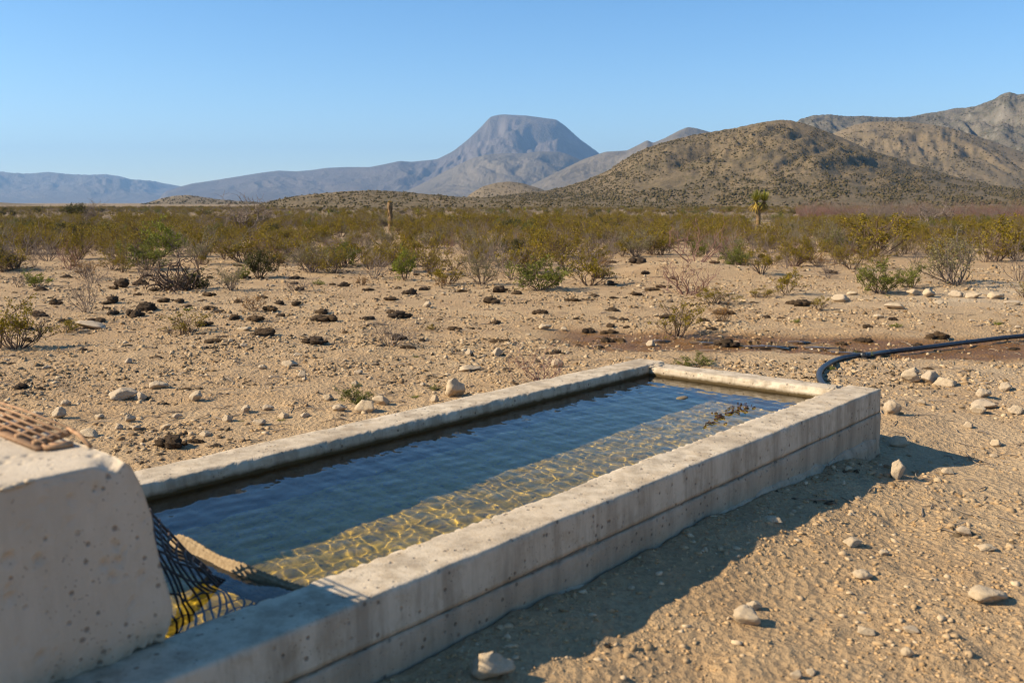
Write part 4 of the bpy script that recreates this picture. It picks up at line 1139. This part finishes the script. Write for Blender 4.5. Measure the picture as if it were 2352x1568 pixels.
KIND_WORDS = {'creosote': 'olive creosote bush', 'green': 'leafy green bush', 'bright': 'bright green shrub', 'grey': 'grey-green rounded shrub', 'bare': 'bare grey twiggy shrub', 'red': 'bare reddish twiggy bush', 'brown': 'sparse brown shrub', 'dark': 'dark green shrub', 'orange': 'dry orange herb', 'gnarled': 'gnarled dead shrub', 'mesquite': 'bare mesquite'}
def put_bush(kind, x, y, w, h, label, group, v=None, rz=None, z=None):
    rng = np.random.default_rng(int(abs(x) * 1000 + y * 77))
    P_ = PROTO[kind]; sm, lm = P_[rng.integers(0, len(P_)) if v is None else v % len(P_)]
    z = float(ground_z(np.array([x]), np.array([y]))[0]) if z is None else z
    small = max(w, h) < 0.28
    o = tag(link('desert_plant' if small else 'desert_shrub', None, loc=(x, y, z - 0.01), rot=(0, 0, rng.uniform(0, 6.28) if rz is None else rz), scale=(w, w, h)), label, 'plant' if small else 'shrub', group)
    link('stems', sm, o)
    if lm: link('foliage', lm, o)
    return o

HERO_BUSHES = [  # kind, picture x, y of the foot, width, height, label or None
    ('creosote', 38, 796, 120, 105, 'sparse yellowish creosote cut by the frame edge beside a black dung pat'), ('creosote', 0, 800, 60, 90, None), ('creosote', 417, 768, 98, 48, 'low olive creosote tuft left of the brown dung'), ('creosote', 154, 758, 80, 26, None), ('gnarled', 407, 666, 120, 80, 'gnarled dead shrub with thick twisted stems'),
    ('dark', 440, 664, 66, 44, None), ('dark', 595, 638, 70, 62, 'dark green shrub standing right of the gnarled dead shrub'), ('creosote', 718, 622, 62, 58, None), ('bright', 82, 660, 58, 34, None), ('grey', 530, 666, 64, 62, None), ('bare', 198, 718, 84, 92, 'leafless twig tuft above a black dung pat and the flat slab'),
    ('orange', 585, 718, 66, 38, None), ('bare', 212, 650, 96, 56, None), ('bare', 40, 618, 140, 96, None), ('creosote', 180, 596, 84, 66, None), ('orange', 195, 640, 50, 40, None), ('bright', 370, 590, 84, 84, 'tall shrub with a bright green crown rising over the scrub'), ('grey', 455, 606, 76, 74, None), ('brown', 290, 600, 100, 80, None),
    ('bare', 330, 640, 80, 60, None), ('bright', 931, 644, 50, 78, 'upright bright green shrub in the middle of the dirt edge'), ('creosote', 1027, 653, 80, 54, None), ('orange', 1012, 657, 40, 20, None), ('grey', 1105, 653, 88, 74, None), ('green', 1242, 664, 134, 74, 'wide leafy green bush sprawling over the dirt'),
    ('creosote', 1355, 656, 112, 78, 'olive creosote bush left of the bare berm'), ('creosote', 1194, 612, 70, 44, None), ('creosote', 1555, 765, 98, 80, 'olive creosote bush standing by the wet strip'), ('creosote', 993, 757, 38, 14, None), ('green', 815, 922, 66, 44, 'small leafy green tuft behind the trough wall'), ('green', 1000, 895, 26, 14, None),
    ('bright', 951, 912, 22, 10, None), ('bare', 893, 794, 150, 70, 'bare twig clump sprawling over black dung'), ('red', 1242, 874, 150, 96, 'thin leafless twigs rising behind the back wall of the trough'), ('green', 1599, 841, 88, 30, 'low green mat of leaves behind the end of the trough'), ('bright', 1986, 822, 28, 18, 'small weed sprouting at the hose joint'),
    ('red', 1577, 677, 150, 84, 'reddish bare bush spreading beside the berm'), ('red', 1600, 608, 170, 118, 'tall reddish bare bush behind the berm'), ('green', 1691, 619, 66, 58, None), ('creosote', 1749, 640, 66, 58, None), ('creosote', 1808, 677, 82, 64, 'yellowish creosote bush beyond the wet strip'), ('creosote', 1749, 684, 60, 28, None),
    ('creosote', 1647, 699, 96, 38, None), ('orange', 1661, 739, 54, 38, None), ('creosote', 1881, 711, 52, 30, None), ('green', 2020, 673, 98, 68, None), ('green', 2093, 666, 62, 48, None), ('grey', 2196, 660, 150, 104, 'big grey-green rounded bush above the pale gravel'), ('bare', 2340, 646, 84, 90, None), ('creosote', 2352, 684, 46, 32, None),
    ('orange', 1880, 612, 60, 30, None), ('creosote', 1823, 612, 92, 62, None), ('creosote', 2000, 590, 150, 90, None), ('bare', 1905, 640, 70, 56, None), ('bare', 40, 660, 60, 40, None), ('bare', 680, 668, 80, 40, None), ('bright', 562, 640, 30, 30, None), ('bare', 1130, 600, 90, 70, None), ('bare', 860, 640, 90, 80, None), ('brown', 990, 630, 90, 80, None),
    ('orange', 830, 655, 40, 26, None), ('grey', 1460, 590, 90, 60, None), ('creosote', 1500, 585, 80, 60, None), ('bare', 1680, 600, 110, 84, None), ('grey', 1900, 580, 90, 70, None), ('creosote', 640, 600, 90, 60, None), ('bare', 770, 610, 90, 70, None), ('creosote', 1260, 590, 70, 60, None), ('creosote', 2290, 600, 120, 90, None), ('bare', 110, 600, 110, 80, None),
    ('bright', 730, 655, 26, 14, None), ('bright', 955, 820, 14, 8, None), ('bright', 1830, 740, 22, 10, None), ('bright', 2290, 745, 20, 9, None), ('bright', 400, 1000, 18, 8, None), ('bright', 555, 968, 14, 7, None), ('bright', 1910, 850, 18, 12, None), ('bright', 645, 965, 18, 9, None), ('bright', 2060, 752, 24, 12, None), ('bright', 430, 715, 20, 12, None)]
for i, (kind, px, py, w, h, lab) in enumerate(HERO_BUSHES):
    x, y, z = P(px, py); s = math.hypot(x, y) / F_PX
    if lab is None:
        size = 'tall' if h > 75 else ('tiny' if h < 22 else ('low' if h < 45 else 'mid-height'))
        lab = which(f'{size} {KIND_WORDS[kind]}', px, py)
    put_bush(kind, x, y, w * s, h * s, lab, 'shrubs at the edge of the scrub', v=i, z=z)

# shrubs of the near scrub band: single plants that nothing in the picture tells apart
RB = np.random.default_rng(505)
KINDS = ['creosote', 'bare', 'brown', 'grey', 'green', 'red', 'orange', 'dark']
def pick_kind(n, prob): return RB.choice(len(KINDS), n, p=prob)
NEAR_P = [0.33, 0.26, 0.20, 0.08, 0.02, 0.05, 0.05, 0.01]
cnt = 0; taken = []; near_list = []
while cnt < 400:
    r = math.sqrt(RB.uniform(18.5 ** 2, 36 ** 2)); a = math.radians(RB.uniform(-31, 31))
    x, y = r * math.sin(a), r * math.cos(a)
    px, py, d = pix(x, y, 0)
    edge = 634 - 22 * math.sin(px / 330.0) - (26 if px > 1650 else 0)
    if py > edge + RB.uniform(-10, 20): continue
    if 1385 < px < 1660 and py > 596: continue
    if any((x - q[0]) ** 2 + (y - q[1]) ** 2 < 0.22 for q in taken): continue
    taken.append((x, y))
    k = KINDS[pick_kind(1, NEAR_P)[0]]
    h = RB.uniform(0.3, 0.75) * (0.55 if k == 'orange' else 1); w = h * RB.uniform(0.95, 1.6)
    near_list.append((r, k, x, y, w, h, px, py)); cnt += 1
near_list.sort()
for r, k, x, y, w, h, px, py in near_list[:215]:        # the nearest ones stand as single plants
    reg = 'under the far blue range' if px < 430 else ('left of the yucca column' if px < 880 else ('under the mesa' if px < 1400 else ('left of the tall yucca' if px < 1735 else 'right of the tall yucca')))
    row = 'front' if py > 590 else 'rear'
    put_bush(k, x, y, w, h, f'{KIND_WORDS[k]} in the {row} of the scrub {reg}', f'{k} shrubs in the {row} scrub {reg}')

# the scrub beyond, one mass: instances of the same plants
PROTO_OBJ = {}
def proto_obj(kind, i):
    if (kind, i) not in PROTO_OBJ:
        sm, lm = PROTO[kind][i]
        ms = [m for m in (sm, lm) if m]
        V, T, MI, mats, off = [], [], [], [], 0
        for mi, m in enumerate(ms):
            co = np.zeros(len(m.vertices) * 3, np.float32); m.vertices.foreach_get('co', co)
            lt = np.zeros(len(m.loops), np.int32); m.loops.foreach_get('vertex_index', lt)
            k = len(m.loops) // len(m.polygons); f = lt.reshape(-1, k)
            f = np.vstack([f[:, :3], f[:, [0, 2, 3]]]) if k == 4 else f
            V.append(co.reshape(-1, 3)); T.append(f + off); MI.append(np.full(len(f), mi)); off += len(m.vertices); mats.append(m.materials[0])
        PROTO_OBJ[(kind, i)] = bpy.data.objects.new('plant_source', mesh('plant_source', np.vstack(V), np.vstack(T), mats, False, np.concatenate(MI)))
    return PROTO_OBJ[(kind, i)]

def scatter_nodes(objs):
    g = bpy.data.node_groups.new('scatter', 'GeometryNodeTree')
    g.interface.new_socket('Geometry', in_out='INPUT', socket_type='NodeSocketGeometry')
    g.interface.new_socket('Geometry', in_out='OUTPUT', socket_type='NodeSocketGeometry')
    N, Lk = g.nodes, g.links
    gi, go = N.new('NodeGroupInput'), N.new('NodeGroupOutput')
    inst = N.new('GeometryNodeInstanceOnPoints'); inst.inputs['Pick Instance'].default_value = True
    join = N.new('GeometryNodeJoinGeometry')
    for o in objs:
        oi = N.new('GeometryNodeObjectInfo'); oi.inputs['Object'].default_value = o; oi.inputs['As Instance'].default_value = True
        Lk.new(oi.outputs['Geometry'], join.inputs[0])
    def at(name, typ):
        q = N.new('GeometryNodeInputNamedAttribute'); q.data_type = typ; q.inputs['Name'].default_value = name; return q.outputs['Attribute']
    Lk.new(gi.outputs[0], inst.inputs['Points']); Lk.new(join.outputs[0], inst.inputs['Instance'])
    Lk.new(at('pick', 'INT'), inst.inputs['Instance Index'])
    Lk.new(at('turn', 'FLOAT_VECTOR'), inst.inputs['Rotation']); Lk.new(at('size', 'FLOAT_VECTOR'), inst.inputs['Scale'])
    Lk.new(inst.outputs[0], go.inputs[0])
    return g
def scrub_mass(name, label, kinds, x, y, w, h):
    objs = [proto_obj(k, i) for k in kinds for i in range(len(PROTO[k]))]
    n = len(x)
    m = bpy.data.meshes.new(name); m.vertices.add(n)
    m.vertices.foreach_set('co', np.stack([x, y, ground_z(x, y) - 0.02], 1).astype(np.float32).ravel())
    a = m.attributes.new('pick', 'INT', 'POINT'); a.data.foreach_set('value', RB.integers(0, len(objs), n).astype(np.int32))
    a = m.attributes.new('turn', 'FLOAT_VECTOR', 'POINT'); a.data.foreach_set('vector', np.stack([np.zeros(n), np.zeros(n), RB.uniform(0, 6.28, n)], 1).astype(np.float32).ravel())
    a = m.attributes.new('size', 'FLOAT_VECTOR', 'POINT'); a.data.foreach_set('vector', np.stack([w, w, h], 1).astype(np.float32).ravel())
    o = link(name, m); md = o.modifiers.new('scatter', 'NODES'); md.node_group = scatter_nodes(objs)
    tag(o, label, kind='stuff')
def wedge(n, r0, r1, half=33, left=None):
    r = np.sqrt(RB.uniform(r0 ** 2, r1 ** 2, n)); a = np.radians(RB.uniform(-half if left is None else left, half, n))
    return r * np.sin(a), r * np.cos(a)
def band(name, label, kinds, n1, n2, hmin, hmax, half=33, left=None, seed=0, bias=0.0):
    x1, y1 = wedge(n1, 34, 75, half, left); x2, y2 = wedge(n2, 75, 330, half, left)
    x, y = np.concatenate([x1, x2]), np.concatenate([y1, y2])
    ok = fbm(x / 9, y / 9, seed=700 + seed, oct=3) + RB.uniform(-0.55, 0.6, len(x)) > bias
    ppx = CXP + F_PX * x / y; rr = np.hypot(x, y)
    ok &= ~((np.abs(ppx - 1741) < 34) & (rr < 77) & (rr > 44)) & ~((np.abs(ppx - 897) < 20) & (rr < 55) & (rr > 38))      # open ground before the yuccas
    x, y = x[ok], y[ok]
    h = RB.uniform(hmin, hmax, len(x)); w = h * RB.uniform(1.0, 1.7, len(x)) * (1 + 0.35 * sstep(75, 200, np.hypot(x, y)))
    scrub_mass(name, label, kinds, x, y, w, h)
band('creosote_scrub', 'olive creosote scrub massed across the plain', ['creosote'], 1700, 1900, 0.4, 0.8, seed=1)
band('twiggy_scrub', 'bare grey brown twiggy scrub massed across the plain', ['bare', 'brown'], 1900, 6500, 0.35, 0.8, seed=2, bias=-0.1)
band('mixed_scrub', 'grey green and dry shrubs massed across the plain', ['grey', 'green', 'dark'], 550, 1500, 0.4, 0.75, seed=3)
xx, yy = wedge(240, 78, 130, 33, 17)
hh = RB.uniform(0.9, 1.9, len(xx)); scrub_mass('mesquite_thicket', 'purplish bare mesquite thicket at the foot of the brown hill', ['bare', 'red'], xx, yy, hh * RB.uniform(1.2, 1.7, len(xx)), hh)

rest = near_list[215:]
for nm, lab, ks in (('leafy_scrub', 'leafy olive shrubs closing the near scrub band', ('creosote', 'grey', 'green', 'dark', 'orange')), ('dry_scrub', 'dry leafless shrubs closing the near scrub band', ('bare', 'brown', 'red'))):
    q = [e for e in rest if e[1] in ks]
    scrub_mass(nm, lab, [ks[0], ks[1]], *(np.array([e[i] for e in q]) for i in (2, 3, 4, 5)))

# a few larger single plants in the plain
def big_bush(kind, px, py, w, h, label, v=0):
    x, y, z = P(px, py); s = math.hypot(x, y) / F_PX
    put_bush(kind, x, y, w * s, h * s, label, None, v=v, z=z)
big_bush('dark', 175, 503, 54, 32, 'dark rounded evergreen bush on the plain below the far range', 0)
big_bush('mesquite', 560, 530, 170, 78, 'large bare mesquite shrub rising above the horizon', 0)
big_bush('mesquite', 212, 516, 50, 50, 'thin bare shrub poking above the plain right of the dark evergreen', 1)
big_bush('mesquite', 2130, 520, 150, 56, 'dense bare mesquite right of the tall yucca', 2)

# ------------------------------------------------------------------ yuccas
def blades(rng, c, n, L, w, lo, hi, droop, mat, name):
    """a head of sword leaves"""
    Vs, Fs = [], []
    for i in range(n):
        az = rng.uniform(0, 2 * math.pi); el = rng.uniform(lo, hi)
        l = L * rng.uniform(0.75, 1.1)
        d = np.array([math.cos(az) * math.cos(el), math.sin(az) * math.cos(el), math.sin(el)])
        s = norm(np.cross(d, [0, 0, 1.0]) + 1e-6)
        p0 = c + d * 0.04; p1 = c + d * l * 0.5; p2 = c + d * l - np.array([0, 0, droop * l])
        k = 3 * len(Vs) * 0 + sum(len(v) for v in Vs)
        Vs.append(np.array([p0 - s * w * 0.6, p0 + s * w * 0.6, p1 + s * w, p1 - s * w, p2])); Fs.append([[k, k + 1, k + 2, k + 3], [k + 3, k + 2, k + 4, k + 4]])
    M = Mesh(); M.add(np.vstack(Vs), np.vstack(Fs)); return M.build(name, mat)
def trunk_mesh(rng, pts, r0, r1, shag):
    V, Fq = tube(smooth_path(pts, 5), np.linspace(r0, r1, (len(pts) - 1) * 5 + 1), 12)
    V = V + 0.02 * fbm(V[:, 0] * 9, V[:, 1] * 9, V[:, 2] * 7, seed=3)[:, None] * np.array([1, 1, 0.2])
    M = Mesh(); M.add(V, Fq)
    P_ = smooth_path(pts, 5)
    for i in range(shag):
        t = rng.random(); q = P_[int(t * (len(P_) - 1))]; az = rng.uniform(0, 6.28); rr = r0 + (r1 - r0) * t
        o = np.array([math.cos(az), math.sin(az), 0]); s = np.array([-o[1], o[0], 0])
        a = q + o * rr * 0.95; b = q + o * (rr + 0.07) + np.array([0, 0, -0.16 - 0.1 * rng.random()])
        M.add(np.array([a - s * 0.03, a + s * 0.03, b]), [[0, 1, 2]])
    return M.build('trunk', S_TRUNK)
def yucca(px, py, h, label, heads, trunk=0.13, seed=0, blade=0.5, dead=70, n=120):
    rng = np.random.default_rng(seed); x, y, z = P(px, py); H = h * math.hypot(x, y) / F_PX
    o = tag(link('yucca_tree', None, loc=(x, y, z - 0.03)), label, 'yucca')
    for (hx, hz, s) in heads:
        c = np.array([hx * H, 0.05 * hx, hz * H])
        link('crown', blades(rng, c, n, blade * H * s, 0.021, -0.35, 1.5, 0.08, L_YUCCA, 'crown'), o)
        link('dead_leaf_skirt', blades(rng, c - [0, 0, 0.03 * H], dead, blade * H * s * 0.85, 0.028, -1.35, -0.5, 0.02, L_DEAD, 'dead_leaf_skirt'), o)
    top = heads[0]
    link('trunk', trunk_mesh(rng, [np.array([0, 0, -0.05]), np.array([0.01, 0, 0.3 * H]), np.array([top[0] * H, 0, top[1] * H])], trunk, trunk * 0.9, 60), o)
    for (hx, hz, s) in heads[1:]:
        link('limb', trunk_mesh(rng, [np.array([0.01, 0, 0.42 * H]), np.array([hx * H * 0.8, 0, hz * H * 0.85]), np.array([hx * H, 0, hz * H])], trunk * 0.8, trunk * 0.7, 20), o)
    return o
yucca(1741, 516, 74, 'tall branching yucca with spiky green heads standing before the brown hill', [(-0.08, 0.70, 1.0), (0.16, 0.70, 0.95)], 0.15, 11, 0.42, 90, 170)
def yucca_stump():
    rng = np.random.default_rng(5); x, y, z = P(897, 532); H = 72 * math.hypot(x, y) / F_PX
    o = tag(link('yucca_plant', None, loc=(x, y, z - 0.03)), 'headless yucca standing as a shaggy yellow column in the scrub', 'yucca')
    link('trunk', trunk_mesh(rng, [np.array([0, 0, -0.05]), np.array([0.01, 0, 0.5 * H]), np.array([-0.02, 0, 0.93 * H])], 0.085, 0.11, 240), o)
    M = []
    rr = np.random.default_rng(6)
    link('dead_leaf_top', blades(rr, np.array([-0.02, 0, 0.84 * H]), 90, 0.22, 0.03, 0.7, 1.5, 0.0, L_DEAD, 'dead_leaf_top'), o)
    for k in range(5):
        link('dead_leaf_ring', blades(rr, np.array([-0.01, 0, (0.45 + 0.1 * k) * H]), 40, 0.22, 0.03, 0.9, 1.35, 0.0, L_DEAD, 'dead_leaf_ring'), o)
yucca_stump()
for k, (px, py, h, lab) in enumerate([(1205, 496, 22, 'small dark yucca on the plain below the brown knoll'), (960, 498, 20, 'small yucca on the plain right of the yucca column'), (1284, 524, 26, 'short spiky yucca in the scrub left of the tall yucca'), (665, 508, 24, 'small yucca in the scrub below the low rise'),
                                      (2013, 505, 16, 'little yucca on the slope foot right of the tall yucca'), (1797, 508, 18, 'little yucca just right of the tall yucca'), (755, 500, 18, 'little yucca left of the yucca column')]):
    yucca(px, py, h, lab, [(0.0, 0.55, 1.0)], 0.09, 20 + k, 0.55, 25, 60)

# dry twigs blown over the dirt
def twig_litter():
    rng = np.random.default_rng(64); M = Mesh()
    t = NT('dry_twig'); mt = t.done(t.principled(t.mix(t.noise(t.pos(), 3.0), (0.16, 0.11, 0.075), (0.42, 0.34, 0.25)), 0.9))
    r = 4.5 * (24 / 4.5) ** rng.random(1500); a = np.radians(rng.uniform(-34, 34, 1500)); x, y = r * np.sin(a), r * np.cos(a)
    u, n = un(x, y); ok = ~((u > -T_L - 0.3) & (u < 0.3) & (n > -T_W - 0.3) & (n < 0.25)); x, y, r = x[ok], y[ok], r[ok]
    L = rng.uniform(0.05, 0.2, len(x)) * (0.7 + 0.04 * r); b = rng.uniform(0, 6.28, len(x))
    x2, y2 = x + L * np.cos(b), y + L * np.sin(b); xm, ym = (x + x2) / 2 + rng.normal(0, 0.015, len(x)), (y + y2) / 2 + rng.normal(0, 0.015, len(x))
    z, zm, z2 = ground_z(x, y), ground_z(xm, ym), ground_z(x2, y2)
    for i in range(len(x)):
        w = 0.0025 + 0.0002 * r[i]
        M.add(*tube([(x[i], y[i], z[i] + w), (xm[i], ym[i], max(zm[i], (z[i] + z2[i]) / 2) + 2.5 * w), (x2[i], y2[i], z2[i] + w)], [w, w, w * 0.5], 3, cap=False))
    tag(link('twig_litter', M.build('twig_litter', mt)), 'dry broken twigs strewn over the dirt', kind='stuff')
twig_litter()
